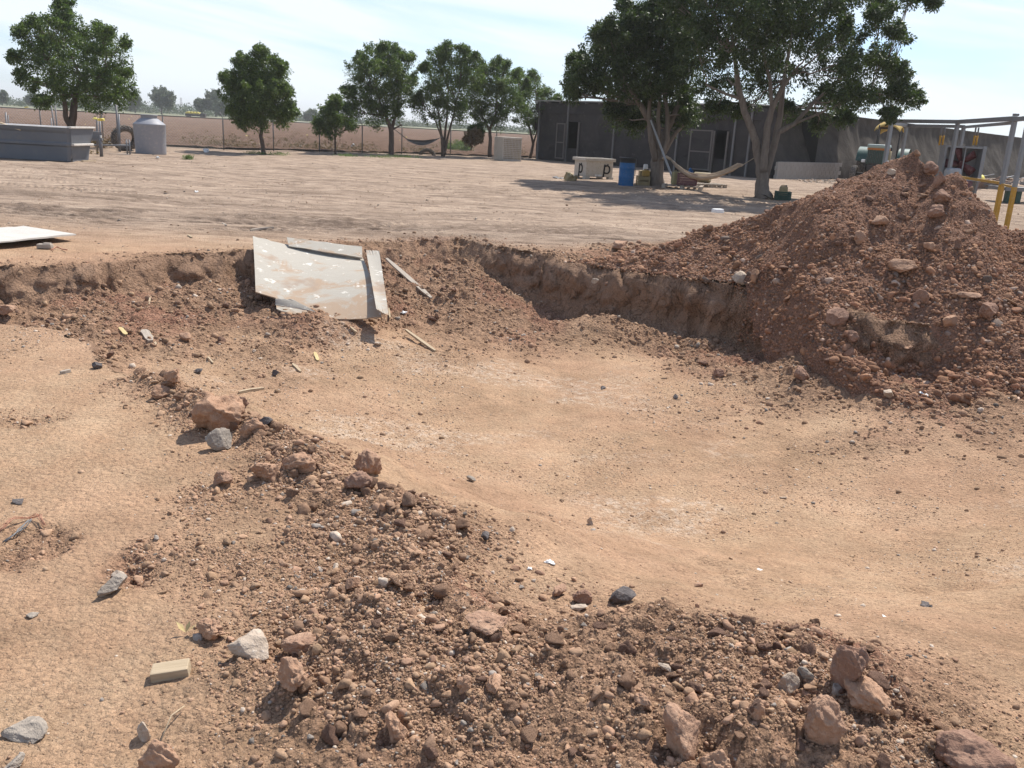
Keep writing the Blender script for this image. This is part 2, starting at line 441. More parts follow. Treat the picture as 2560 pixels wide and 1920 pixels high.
def make_ground():
    m, t, b = newmat('dry_earth')
    pos = worldvec(t)
    at = N(t, 'ShaderNodeVertexColor'); at.layer_name = 'zone'
    sp = N(t, 'ShaderNodeSeparateColor'); L(t, at.outputs['Color'], sp.inputs[0])
    at2 = N(t, 'ShaderNodeVertexColor'); at2.layer_name = 'zone_b'
    sp2 = N(t, 'ShaderNodeSeparateColor'); L(t, at2.outputs['Color'], sp2.inputs[0])
    big = noise(t, .55, 5, .6, pos); mid = noise(t, 4.0, 6, .65, pos); fine = noise(t, 45, 5, .7, pos); grit = noise(t, 170, 3, .7, pos)
    floor = mix(t, ramp(t, big, .35, .65), (.318, .210, .130), (.455, .314, .202))
    floor = mix(t, ramp(t, mid, .40, .72), floor, (.44, .282, .175))
    floor = mix(t, ramp(t, fine, .54, .72), floor, (.25, .155, .10))
    floor = mix(t, ramp(t, grit, .62, .72), floor, (.56, .43, .32))
    floor = mix(t, ramp(t, noise(t, .35, 4, .6, pos), .46, .60), floor, mix(t, .32, floor, (.40, .235, .155)))
    # yard: greyer dust, streaked by wheels
    st = noise(t, 1.0, 6, .7, worldvec(t, (.35, 2.6, 1)))
    yard = mix(t, ramp(t, st, .38, .60), (.262, .196, .146), (.425, .325, .243))
    st2 = noise(t, 1.0, 7, .75, worldvec(t, (1.1, 7.5, 1)))
    yard = mix(t, ramp(t, st2, .50, .62), yard, (.19, .14, .105))
    yard = mix(t, ramp(t, st2, .30, .42, (1, 1, 1), (0, 0, 0)), yard, (.44, .335, .25))
    yard = mix(t, ramp(t, fine, .55, .75), yard, (.25, .18, .135))
    c = mix(t, sp.outputs[1], floor, yard)
    # loose earth
    lo = mix(t, ramp(t, mid, .3, .7), (.235, .143, .092), (.370, .238, .155))
    rz = noise(t, .9, 4, .6, worldvec(t, (1, 1, 1.8)))
    lo = mix(t, ramp(t, rz, .50, .62), lo, mix(t, ramp(t, mid, .3, .7), (.245, .125, .082), (.335, .190, .130)))
    lo = mix(t, ramp(t, fine, .55, .75), lo, (.42, .27, .18))
    lo = mix(t, ramp(t, grit, .60, .72), lo, (.14, .085, .06))
    lo = mix(t, sp2.outputs[2], lo, mix(t, ramp(t, mid, .3, .7), (.185, .104, .072), (.285, .170, .116)))
    c = mix(t, sp.outputs[0], c, lo)
    # cut clay wall
    wa = mix(t, ramp(t, mid, .3, .7), (.225, .140, .092), (.315, .205, .138))
    c = mix(t, sp.outputs[2], c, wa)
    # pale salt crust and churned strips
    sa = N(t, 'ShaderNodeMath', operation='MULTIPLY'); L(t, sp2.outputs[0], sa.inputs[0]); L(t, ramp(t, noise(t, 14, 8, .85, pos), .48, .60), sa.inputs[1])
    sa2 = N(t, 'ShaderNodeMath', operation='MULTIPLY'); L(t, sa.outputs[0], sa2.inputs[0]); sa2.inputs[1].default_value = .7
    c = mix(t, sa2.outputs[0], c, (.58, .47, .37))
    ch = N(t, 'ShaderNodeMath', operation='MULTIPLY'); L(t, sp2.outputs[1], ch.inputs[0]); L(t, ramp(t, noise(t, 7, 5, .7, worldvec(t, (.5, 1.6, 1))), .38, .60), ch.inputs[1])
    c = mix(t, ch.outputs[0], c, (.165, .120, .090))
    L(t, c, b.inputs['Base Color'])
    b.inputs['Roughness'].default_value = 1.0; b.inputs['Specular IOR Level'].default_value = .08
    # relief: grit everywhere, drying cracks on the wall
    vo = N(t, 'ShaderNodeTexVoronoi', feature='DISTANCE_TO_EDGE'); vo.inputs['Scale'].default_value = 3.4
    wv = worldvec(t, (1, 1, .75)); 
    dn_ = N(t, 'ShaderNodeTexNoise'); dn_.inputs['Scale'].default_value = 3.0; dn_.inputs['Detail'].default_value = 4
    L(t, wv, dn_.inputs['Vector'])
    va = N(t, 'ShaderNodeVectorMath', operation='MULTIPLY_ADD'); L(t, dn_.outputs['Color'], va.inputs[0]); va.inputs[1].default_value = (1.1, 1.1, 1.1); L(t, wv, va.inputs[2])
    L(t, va.outputs[0], vo.inputs['Vector'])
    crk = ramp(t, vo.outputs['Distance'], 0.0, .02)
    inv = N(t, 'ShaderNodeMath', operation='SUBTRACT'); inv.inputs[0].default_value = 1.0; L(t, sp.outputs[2], inv.inputs[1])
    cm = N(t, 'ShaderNodeMath', operation='MAXIMUM'); L(t, inv.outputs[0], cm.inputs[0]); L(t, crk, cm.inputs[1])
    g1 = N(t, 'ShaderNodeTexVoronoi'); g1.inputs['Scale'].default_value = 95; L(t, pos, g1.inputs['Vector'])
    g2 = N(t, 'ShaderNodeTexVoronoi'); g2.inputs['Scale'].default_value = 38; L(t, pos, g2.inputs['Vector'])
    gg = N(t, 'ShaderNodeMath', operation='ADD'); L(t, g1.outputs['Distance'], gg.inputs[0])
    g3 = N(t, 'ShaderNodeMath', operation='MULTIPLY'); L(t, g2.outputs['Distance'], g3.inputs[0]); g3.inputs[1].default_value = 2.2; L(t, g3.outputs[0], gg.inputs[1])
    gl = N(t, 'ShaderNodeMath', operation='MULTIPLY'); L(t, gg.outputs[0], gl.inputs[0])
    lf = N(t, 'ShaderNodeMapRange'); lf.inputs['To Min'].default_value = .42; L(t, sp.outputs[0], lf.inputs['Value']); L(t, lf.outputs[0], gl.inputs[1])
    gn = N(t, 'ShaderNodeMath', operation='MULTIPLY'); L(t, gl.outputs[0], gn.inputs[0]); gn.inputs[1].default_value = -1.0
    p0 = bump(t, None, gn.outputs[0], 1.0, .009)
    hv = N(t, 'ShaderNodeSeparateColor'); L(t, g1.outputs['Color'], hv.inputs[0])
    cv = mix(t, hv.outputs[0], (.62, .62, .62), (1.38, 1.36, 1.34)); cl = mix(t, lf.outputs[0], (1, 1, 1), cv)
    pt = noise(t, 2.3, 6, .7, pos); cl = mix(t, 1.0, cl, mix(t, ramp(t, pt, .40, .62), (.86, .84, .82), (1.05, 1.05, 1.04)), 'MULTIPLY')
    L(t, mix(t, 1.0, c, cl, 'MULTIPLY'), b.inputs['Base Color'])
    p1 = bump(t, None, cm.outputs[0], 1.0, .05, p0)
    p2 = bump(t, None, mid, .5, .03, p1)
    p3 = bump(t, None, fine, .8, .016, p2)
    bump(t, b, grit, .8, .005, p3)
    return m
M_GROUND = make_ground()

def make_clod(name, ca, cb_, cc, grey=0.0):
    """lumps of earth and stones: tone varies from lump to lump"""
    m, t, b = newmat(name)
    v = objvec(t)
    oi = N(t, 'ShaderNodeObjectInfo')
    at = N(t, 'ShaderNodeVertexColor'); at.layer_name = 'tone'
    mid = noise(t, 9, 5, .65, v); fine = noise(t, 60, 4, .7, v)
    c = mix(t, ramp(t, mid, .3, .7), ca, cb_)
    c = mix(t, ramp(t, fine, .55, .75), c, cc)
    L(t, c, b.inputs['Base Color'])
    b.inputs['Roughness'].default_value = .97; b.inputs['Specular IOR Level'].default_value = .12
    p = bump(t, None, mid, .7, .03)
    bump(t, b, fine, .7, .012, p)
    return m, t, b, c
def gravel_mat():
    m, t, b = newmat('gravel')
    at = N(t, 'ShaderNodeVertexColor'); at.layer_name = 'tone'
    pos = worldvec(t)
    fine = noise(t, 80, 4, .7, pos)
    c = mix(t, ramp(t, fine, .35, .72), (.66, .64, .62), (1.10, 1.08, 1.06))
    c = mix(t, 1.0, at.outputs['Color'], c, 'MULTIPLY')
    L(t, c, b.inputs['Base Color'])
    b.inputs['Roughness'].default_value = .97; b.inputs['Specular IOR Level'].default_value = .1
    bump(t, b, fine, .6, .006)
    return m
M_GRAVEL = gravel_mat()
M_CLOD = make_clod('brown_clod', (.30, .175, .110), (.44, .275, .180), (.56, .38, .255))[0]
M_CLOD2 = make_clod('dark_clod', (.20, .115, .080), (.33, .205, .145), (.44, .29, .20))[0]
M_PALE = make_clod('pale_stone', (.36, .28, .21), (.50, .41, .32), (.62, .53, .43))[0]
M_GREY = make_clod('grey_stone', (.25, .21, .17), (.36, .31, .255), (.47, .39, .31))[0]
M_DARKST = make_clod('dark_stone', (.085, .075, .072), (.16, .14, .13), (.25, .20, .17))[0]
M_RED = make_clod('red_clod', (.29, .172, .115), (.40, .255, .170), (.50, .34, .235))[0]

# ------------------------------------------------------------------ ground sheet
def build_ground():
    ys = np.concatenate([np.linspace(-6, .55, 14), np.arange(.6, 1.5, .03), np.arange(1.5, 4.2, .0078), np.arange(4.2, 6.0, .011), np.arange(6.0, 15.0, .0165), np.geomspace(15.0, 62, 240)[:-1], np.geomspace(62, 6000, 60)])
    tt = np.concatenate([-np.geomspace(1.02, 3, 8)[::-1], np.linspace(-1, 1, 1250), np.geomspace(1.02, 3, 8)])
    X = np.abs(ys)[:, None] * tt[None, :] * .80 + tt[None, :] * 1.2
    Y = np.repeat(ys[:, None], len(tt), 1)
    x = X.ravel(); y = Y.ravel()
    z, loose, yard, wall, salt, churn, ins = ground_z(x, y, True)
    sel = (y > 5) & (y < 16) & (x > -1) & (x < 12); toe = np.zeros(len(x)); mm, gg = mound_z(x[sel], y[sel]); toe[sel] = ss(-.42, -.05, mm - gg); loose = np.maximum(loose, toe * .9); yard = yard * (1 - toe)
    far = y > 70
    z = np.where(far, 0, z)
    fade = ss(66, 50, y); z = np.where(far, z, z * np.where(y > 50, fade, 1))
    # the cut wall gets sideways relief too
    px = x + wall * 0.08 * fbm(z * 7, x * 4, 3, 131)
    py = y + wall * (0.20 * (.25 - np.abs(fbm(z * 3 + 3, x * 3.2, 4, 132))) + .06 * fbm(z * 14, x * 12, 2, 134) - .10 * ss(-.02, -.16, z) * ss(-.5, -.2, z))
    V = np.stack([px, py, z], 1)
    nr, nc = X.shape
    i = np.arange(nr - 1)[:, None] * nc + np.arange(nc - 1)[None, :]
    i = i.ravel()
    Fq = np.stack([i, i + 1, i + nc + 1, i + nc], 1)
    one = np.ones_like(z)
    o = npmesh('ground', V, Fq, M_GROUND, True, None,
               {'zone': np.stack([loose, yard, wall, one], 1), 'zone_b': np.stack([salt, churn, one * 0, one], 1)})
    tag(o, kind='structure')
build_ground()

def build_mound():
    xs = np.arange(.4, 10.4, .018); ys = np.arange(5.6, 14.9, .018)
    X, Y = np.meshgrid(xs, ys)
    x = X.ravel(); y = Y.ravel()
    m, g = mound_z(x, y)
    keep = (m > g - .10) & ~(pit(x, y)[0] & (x < 2.75))
    z = np.maximum(m, g - .045)
    nr, nc = X.shape
    i = (np.arange(nr - 1)[:, None] * nc + np.arange(nc - 1)[None, :]).ravel()
    k = keep[i] & keep[i + 1] & keep[i + nc] & keep[i + nc + 1]
    i = i[k]
    Fq = np.stack([i, i + 1, i + nc + 1, i + nc], 1)
    used = np.unique(Fq); remap = -np.ones(len(x), dtype=np.int64); remap[used] = np.arange(len(used))
    V = np.stack([x, y, z], 1)[used]
    one = np.ones(len(used))
    o = npmesh('dirt_mound', V, remap[Fq], M_GROUND, True, None,
               {'zone': np.stack([one, one * 0, one * 0, one], 1), 'zone_b': np.stack([one * 0, one * 0, one, one], 1)})
    tag(o, 'large pointed mound of dug reddish brown earth at the right edge of the pit', 'dirt mound')
build_mound()

# ------------------------------------------------------------------ stones
def ico(sub):
    bm = bmesh.new(); bmesh.ops.create_icosphere(bm, subdivisions=sub, radius=1.0)
    V = np.array([v.co[:] for v in bm.verts]); Fc = np.array([[v.index for v in f.verts] for f in bm.faces])
    bm.free(); return V, Fc
ICO = {k: ico(k) for k in (1, 2, 3, 5)}
def n3(V, s, seed):
    return vn(V[:, 0] * s + seed * 3.1, V[:, 1] * s + V[:, 2] * s * .7, seed) + vn(V[:, 1] * s - seed, V[:, 2] * s + V[:, 0] * s * .6, seed + 3) + vn(V[:, 2] * s + 5, V[:, 0] * s - V[:, 1] * s * .5, seed + 6)
def stone_verts(sub, seed, rough=.5, facets=5):
    V, Fc = ICO[sub]
    r = np.random.default_rng(seed)
    V = V.copy()
    # chop with random planes for broken faces
    for _ in range(facets):
        d = r.normal(size=3); d /= np.linalg.norm(d); c = r.uniform(.38, .72)
        s = V @ d; V = V - np.where(s > c, s - c, 0)[:, None] * d * .92
    amp = 1 + rough * (.30 * n3(V, 1.3, seed) + .16 * n3(V, 3.1, seed + 11) + (.09 * n3(V, 7, seed + 21) + .05 * n3(V, 15, seed + 31) + .03 * n3(V, 33, seed + 41) if sub >= 3 else 0))
    V = V * amp[:, None]
    V = V * r.uniform(.62, 1.30, 3)
    return V, Fc

def scatter(name, pts, rad, flat, tone, sub, nvar, seed0, label, cat, kind='stuff', sink=.25):
    """many small stones merged in one mesh"""
    n = len(pts)
    var = [stone_verts(sub, seed0 + k, 0.62 if sub > 1 else .5, 12 if sub > 1 else 3)[0] for k in range(nvar)]
    Fc = ICO[sub][1]
    base = np.stack(var)[rng.integers(0, nvar, n)]                  # n, nv, 3
    nv = base.shape[1]
    # random rotation
    q = rng.normal(size=(n, 4)); q /= np.linalg.norm(q, axis=1)[:, None]
    w, x, y, z = q.T
    Rm = np.stack([1 - 2 * (y * y + z * z), 2 * (x * y - z * w), 2 * (x * z + y * w), 2 * (x * y + z * w), 1 - 2 * (x * x + z * z), 2 * (y * z - x * w),
                   2 * (x * z - y * w), 2 * (y * z + x * w), 1 - 2 * (x * x + y * y)], 1).reshape(n, 3, 3)
    P = np.einsum('nij,nvj->nvi', Rm, base)
    P[:, :, 2] *= flat[:, None]
    P *= rad[:, None, None]
    P += pts[:, None, :]
    P[:, :, 2] += (rad * flat * rng.uniform(-.25, 1 - 2 * sink, n))[:, None] * .55
    Fa = (Fc[None] + (np.arange(n) * nv)[:, None, None]).reshape(-1, 3)
    T = np.repeat(np.concatenate([tone, np.ones((n, 1))], 1)[:, None, :], nv, 1).reshape(-1, 4)
    o = npmesh(name, P.reshape(-1, 3), Fa, M_GRAVEL, False, None, {'tone': T})
    tag(o, label, cat, kind=kind)
    return o
def tones(n, loose=True, palefrac=.03, greyfrac=.03):
    base = np.array([[.400, .258, .168]]) if loose else np.array([[.42, .285, .190]])
    t = base * rng.uniform(.72, 1.22, (n, 1)) * rng.uniform(.975, 1.025, (n, 3))
    u = rng.random(n)
    pale = np.array([.60, .50, .40]) * rng.uniform(.8, 1.15, (n, 1)); gr = np.array([.30, .262, .225]) * rng.uniform(.5, 1.4, (n, 1))
    t = np.where((u < palefrac)[:, None], pale, t); t = np.where((u > 1 - greyfrac)[:, None], gr, t)
    return np.clip(t, 0, 1)
def radii(n, r0, r1, a=2.2):
    u = rng.random(n); e = -a
    return (r0 ** e + u * (r1 ** e - r0 ** e)) ** (1 / e)
def zs_norm(x, y): return total_z(x, y)

def scatter_all():
    # near heap and ridge: dense
    def band(n, y0, y1, wide=.62):
        y = np.sqrt(rng.uniform(y0 ** 2, y1 ** 2, n)); x = rng.uniform(-1, 1, n) * (y * wide + .35)
        return x, y
    # 1 foreground, loose zones
    x, y = band(1300000, 1.55, 6.2)
    dq = pdist(x, y, [(-2.35, 5.35), (-1.35, 4.45), (-.35, 3.35), (.2, 2.4), (1.2, 2.3)])
    kq = (dq < 1.0) | (rng.random(len(x)) < .25); x = x[kq]; y = y[kq]
    _, lo, _, wa, _, _, ins = ground_z(x, y, True)
    clump = ss(-.15, .25, fbm(x * 2.2, y * 2.2, 3, 200))
    p = np.clip(lo * (.25 + .75 * clump), 0, 1) ** 1.2
    skirt = ss(.02, .3, lo)
    k = rng.random(len(x)) < p * .50 + skirt * .02
    x = x[k]; y = y[k]
    r = np.maximum(radii(len(x), .0030, .034, 2.55) * np.interp(y, [2, 3.5, 6], [.9, 1.15, 1.5]), 0)
    z = ground_z(x, y); n = len(x)
    small = r < .0105
    for sel, sub, nm, lab in ((small, 1, 'fine_rubble', 'fine crumbs of brown earth over the near rubble heap'), (~small, 2, 'rubble', 'small clods and pebbles strewn over the near rubble heap')):
        scatter(nm, np.stack([x[sel], y[sel], z[sel]], 1), r[sel], rng.uniform(.6, 1, sel.sum()), tones(sel.sum()), sub, 10, 300, lab, 'rubble')
    # 2 sparse grit on all the smooth ground near the camera and the pit floor
    x, y = band(200000, 1.6, 9.5, .66)
    _, lo, _, wa, _, _, ins = ground_z(x, y, True)
    dens = ss(-.2, .3, fbm(x * 1.3, y * 1.3, 4, 210)) * np.where(ins, .8, 1.0)
    k = (rng.random(len(x)) < .05 + .75 * dens ** 1.5) & (lo < .5)
    x = x[k]; y = y[k]
    r = radii(len(x), .0021, .022, 3.1) * np.interp(y, [2, 5, 10], [.8, 1.3, 1.9])
    scatter('grit', np.stack([x, y, ground_z(x, y)], 1), r, rng.uniform(.4, .9, len(x)), tones(len(x), False, .14, .05), 1, 10, 340, 'fine grit and pebbles scattered over the bare ground', 'grit', sink=.2)
    # 3 pit talus and far rim
    x = rng.uniform(-7.5, 6.5, 90000); y = rng.uniform(5.8, 14.2, 90000)
    _, lo, _, wa, _, _, ins = ground_z(x, y, True)
    mm, gg = mound_z(x, y); lo = np.maximum(lo, 1.1 * ss(-.45, -.02, mm - gg)); lo = np.where(mm > gg + .02, 0, lo); lo = np.maximum(lo, .9 * wa * ss(-.34, -.12, gg)); wa = wa * (gg < -.3)
    k = (rng.random(len(x)) < lo * (1 - .85 * wa) * (.35 + .65 * ss(-.2, .2, fbm(x * 2, y * 2, 3, 220))) * .8)
    x = x[k]; y = y[k]
    r = radii(len(x), .011, .055, 2.5)
    scatter('talus', np.stack([x, y, ground_z(x, y)], 1), r, rng.uniform(.6, 1, len(x)), tones(len(x)) * .88, 1, 12, 360, 'loose crumbled earth at the foot of the pit walls', 'rubble')
    # 4 mound
    x = rng.uniform(.6, 9.5, 230000); y = rng.uniform(6.6, 13.6, 230000)
    m, g = mound_z(x, y)
    k = (m > g - .03) & (rng.random(len(x)) < .30 + .4 * ss(-.2, .3, fbm(x * 1.6, y * 1.6, 3, 230)) * ss(1.4, .2, m))
    x = x[k]; y = y[k]; z = m[k]
    r = radii(len(x), .0080, .060, 2.7) * np.interp(z, [0, .5, .9, 1.6], [1.35, 1.25, .9, .72])
    tn = tones(len(x), True, .05, .04) * np.array([[.87, .765, .73]])
    big = r > .028
    for sel, sub, nm, lab in ((~big, 1, 'mound_crumbs', 'small crumbs of earth covering the large mound'), (big, 2, 'mound_clods', 'fist sized clods covering the large mound')):
        scatter(nm, np.stack([x[sel], y[sel], z[sel]], 1), r[sel], rng.uniform(.6, 1, sel.sum()), tn[sel], sub, 12, 380, lab, 'clods')
    # 5 yard litter
    x = rng.uniform(-16, 16, 16000); y = rng.uniform(11, 34, 16000)
    k = (rng.random(len(x)) < .35 + .6 * ss(0, .3, fbm(x, y * 2, 3, 240))) & (np.abs(x) < y * .68) & (mound_h(x, y) < 0)
    x = x[k]; y = y[k]
    r = radii(len(x), .009, .04, 3.0)
    scatter('yard_grit', np.stack([x, y, ground_z(x, y)], 1), r, rng.uniform(.4, .8, len(x)), tones(len(x), False, .15, .2) * .85, 1, 8, 400, 'pebbles and clods scattered over the dusty yard', 'grit')
scatter_all()

# ------------------------------------------------------------------ single stones and clods
VAR = {}
def stone_mesh(name, seed, sub=3, rough=.9, facets=5, squash=None):
    V, Fc = stone_verts(sub, seed, rough, facets)
    V = V / np.abs(V).max()
    if squash is not None: V = V * np.array(squash)
    return V, Fc
def hero(px, py, rpx, mat, label, cat='clod', name='earth_clod', seed=0, sq=(1, .9, .75), rz=0.0, tilt=(0, 0), rough=1.0, facets=4, sink=.18, group=None, lift=0.0):
    """px, py: foot of the stone in the photograph, rpx: half its width there"""
    p = ground_at(px, py - rpx * .25)
    Yd = p.y
    s_ = 1.22 * rpx * (Vector((p.x, p.y, p.z - CAMH)).length) / FPX
    V, Fc = stone_mesh(name, seed + 900, 5, rough, facets, sq)
    V = V * s_
    o = npmesh(name, V, Fc, mat, True)
    o.rotation_euler = (tilt[0], tilt[1], rz)
    o.location = (p.x, p.y, p.z + s_ * sq[2] * (1 - 2 * sink) * .8 + lift)
    tag(o, label, cat, group)
    return o
HERO = [
 (550, 1085, 58, M_CLOD, 'largest round tan clod of the rubble ridge, shadowing the pale ground at left', (1, .9, .95), 1),
 (437, 968, 27, M_CLOD, 'pointed clod standing upright at the far end of the rubble ridge', (.75, .7, 1.15), 2),
 (410, 1000, 24, M_CLOD, 'small round clod leaning beside the pointed upright clod', (1, .8, .8), 3),
 (597, 1035, 26, M_CLOD2, 'dark clod peeking out behind the largest round clod', (.8, .8, 1), 4),
 (628, 1100, 30, M_CLOD, 'tan clod just right of the largest round clod', (1, .8, .8), 5),
 (672, 1205, 46, M_CLOD, 'long grooved tan clod lying at the left foot of the ridge', (1, .7, .62), 6),
 (748, 1190, 36, M_CLOD, 'tan clod between the grooved clod and the upright block', (1, .8, .75), 7),
 (922, 1190, 40, M_RED, 'reddish upright square block of earth on the ridge crest', (.85, .8, 1.05), 8),
 (897, 1232, 32, M_CLOD2, 'brown clod just below the reddish upright block', (1, .9, .8), 9),
 (558, 1215, 22, M_RED, 'reddish round clod standing apart left of the ridge', (1, .9, .85), 12),
 (532, 1600, 36, M_CLOD, 'rough clod left of the pale faceted stone', (1, .8, .75), 15),
 (729, 1725, 44, M_CLOD, 'crumbly clod below the pale faceted stone', (1, .8, .85), 16),
 (752, 1635, 46, M_RED, 'flat pinkish clod slab right of the pale faceted stone', (1, .7, .42), 17),
 (1225, 1585, 54, M_RED, 'flat cracked reddish plate of earth in the middle of the heap', (1, .8, .35), 19),
 (1400, 1495, 28, M_RED, 'reddish clod at the upper edge of the heap', (1, .8, .75), 37),
 (985, 1860, 42, M_CLOD, 'tall tan clod with a smooth top near the bottom edge', (.8, .8, 1.1), 22),
 (392, 1935, 50, M_CLOD, 'pale crusted clod cut by the bottom edge at left', (1, .8, .8), 24),
 (2112, 1740, 62, M_CLOD2, 'tall split block of dark earth standing at the right crest of the heap', (.85, .8, 1.2), 226),
 (2045, 1870, 92, M_RED, 'biggest reddish clod overhanging a dark hollow at lower right', (1, .8, .72), 227),
 (2160, 1775, 50, M_CLOD, 'rounded brown clod right of the biggest reddish clod', (1, .8, .75), 28),
 (1700, 1895, 58, M_RED, 'reddish brown boulder of earth near the bottom edge, left of the hollow', (.85, .8, 1.1), 29),
 (1792, 1950, 52, M_CLOD, 'cracked tan clod at the bottom edge below the reddish boulder', (1, .8, .7), 30),
 (2430, 1940, 66, M_CLOD2, 'rough dark clod alone at the lower right corner', (1, .8, .85), 31),
 (1885, 1800, 28, M_CLOD, 'smooth oval tan clod above the dark hollow', (.8, .8, 1), 34),
 (1232, 1725, 30, M_CLOD, 'oval tan clod at the centre of the heap', (1, .8, .72), 35),
 (1157, 1730, 24, M_CLOD, 'round clod just left of the oval tan clod', (.9, .8, .9), 36),
 (1608, 1770, 28, M_CLOD, 'elongated reddish clod above the reddish boulder', (1, .55, .55), 38),
 (1455, 1515, 30, M_CLOD2, 'dark crumbly clod near the upper edge of the heap', (1, .8, .6), 39),
 (2005, 955, 24, M_CLOD2, 'square dark clod at the foot of the large mound', (.9, .8, .95), 42),
 (1795, 945, 14, M_CLOD2, 'lone cube of dark earth on the pit floor before the mound', (.95, .8, .85), 43),
 (2300, 765, 22, M_CLOD2, 'dark lump half buried on the right flank of the mound', (1, .8, .8), 44),
 (2322, 440, 20, M_CLOD2, 'dark clod at the very crest right of the mound peak', (1, .8, .8), 61),
 (2348, 470, 20, M_CLOD2, 'upper dark clod on the steep step right of the peak', (.8, .8, 1), 62),
 (2352, 510, 22, M_CLOD2, 'lower dark clod on the steep step right of the peak', (.9, .8, 1), 63),
 (2130, 860, 24, M_CLOD2, 'dark lump left of the hollow at the mound foot', (1, .8, .9), 64),
 (2090, 815, 26, M_CLOD2, 'big dark lump low on the left mound face', (1, .8, .9), 65),
 (2260, 880, 26, M_CLOD, 'flat tan clod on the toe of the mound', (1, .8, .45), 66),
 (2470, 800, 30, M_CLOD2, 'dark block at the right end of the mound crust', (1, .8, .8), 67),
 (2335, 560, 26, M_CLOD2, 'dark hanging lump just below the peak of the mound', (.9, .8, 1), 45),
 (10, 800, 26, M_RED, 'red clod at the left picture edge by the pit', (.9, .8, .9), 49),
 (1135, 734, 11, M_RED, 'small reddish clod alone on the slope right of the plank', (1, .9, .8), 47),
 (2148, 612, 17, M_RED, 'reddish wedge of earth on the left face of the mound', (.8, .7, 1), 50),
]
for px, py, r, m_, lab, sq, sd_ in HERO:
    hero(px, py, r, m_, lab, 'clod', 'earth_clod', sd_, sq, rz=sd_ * 1.3)
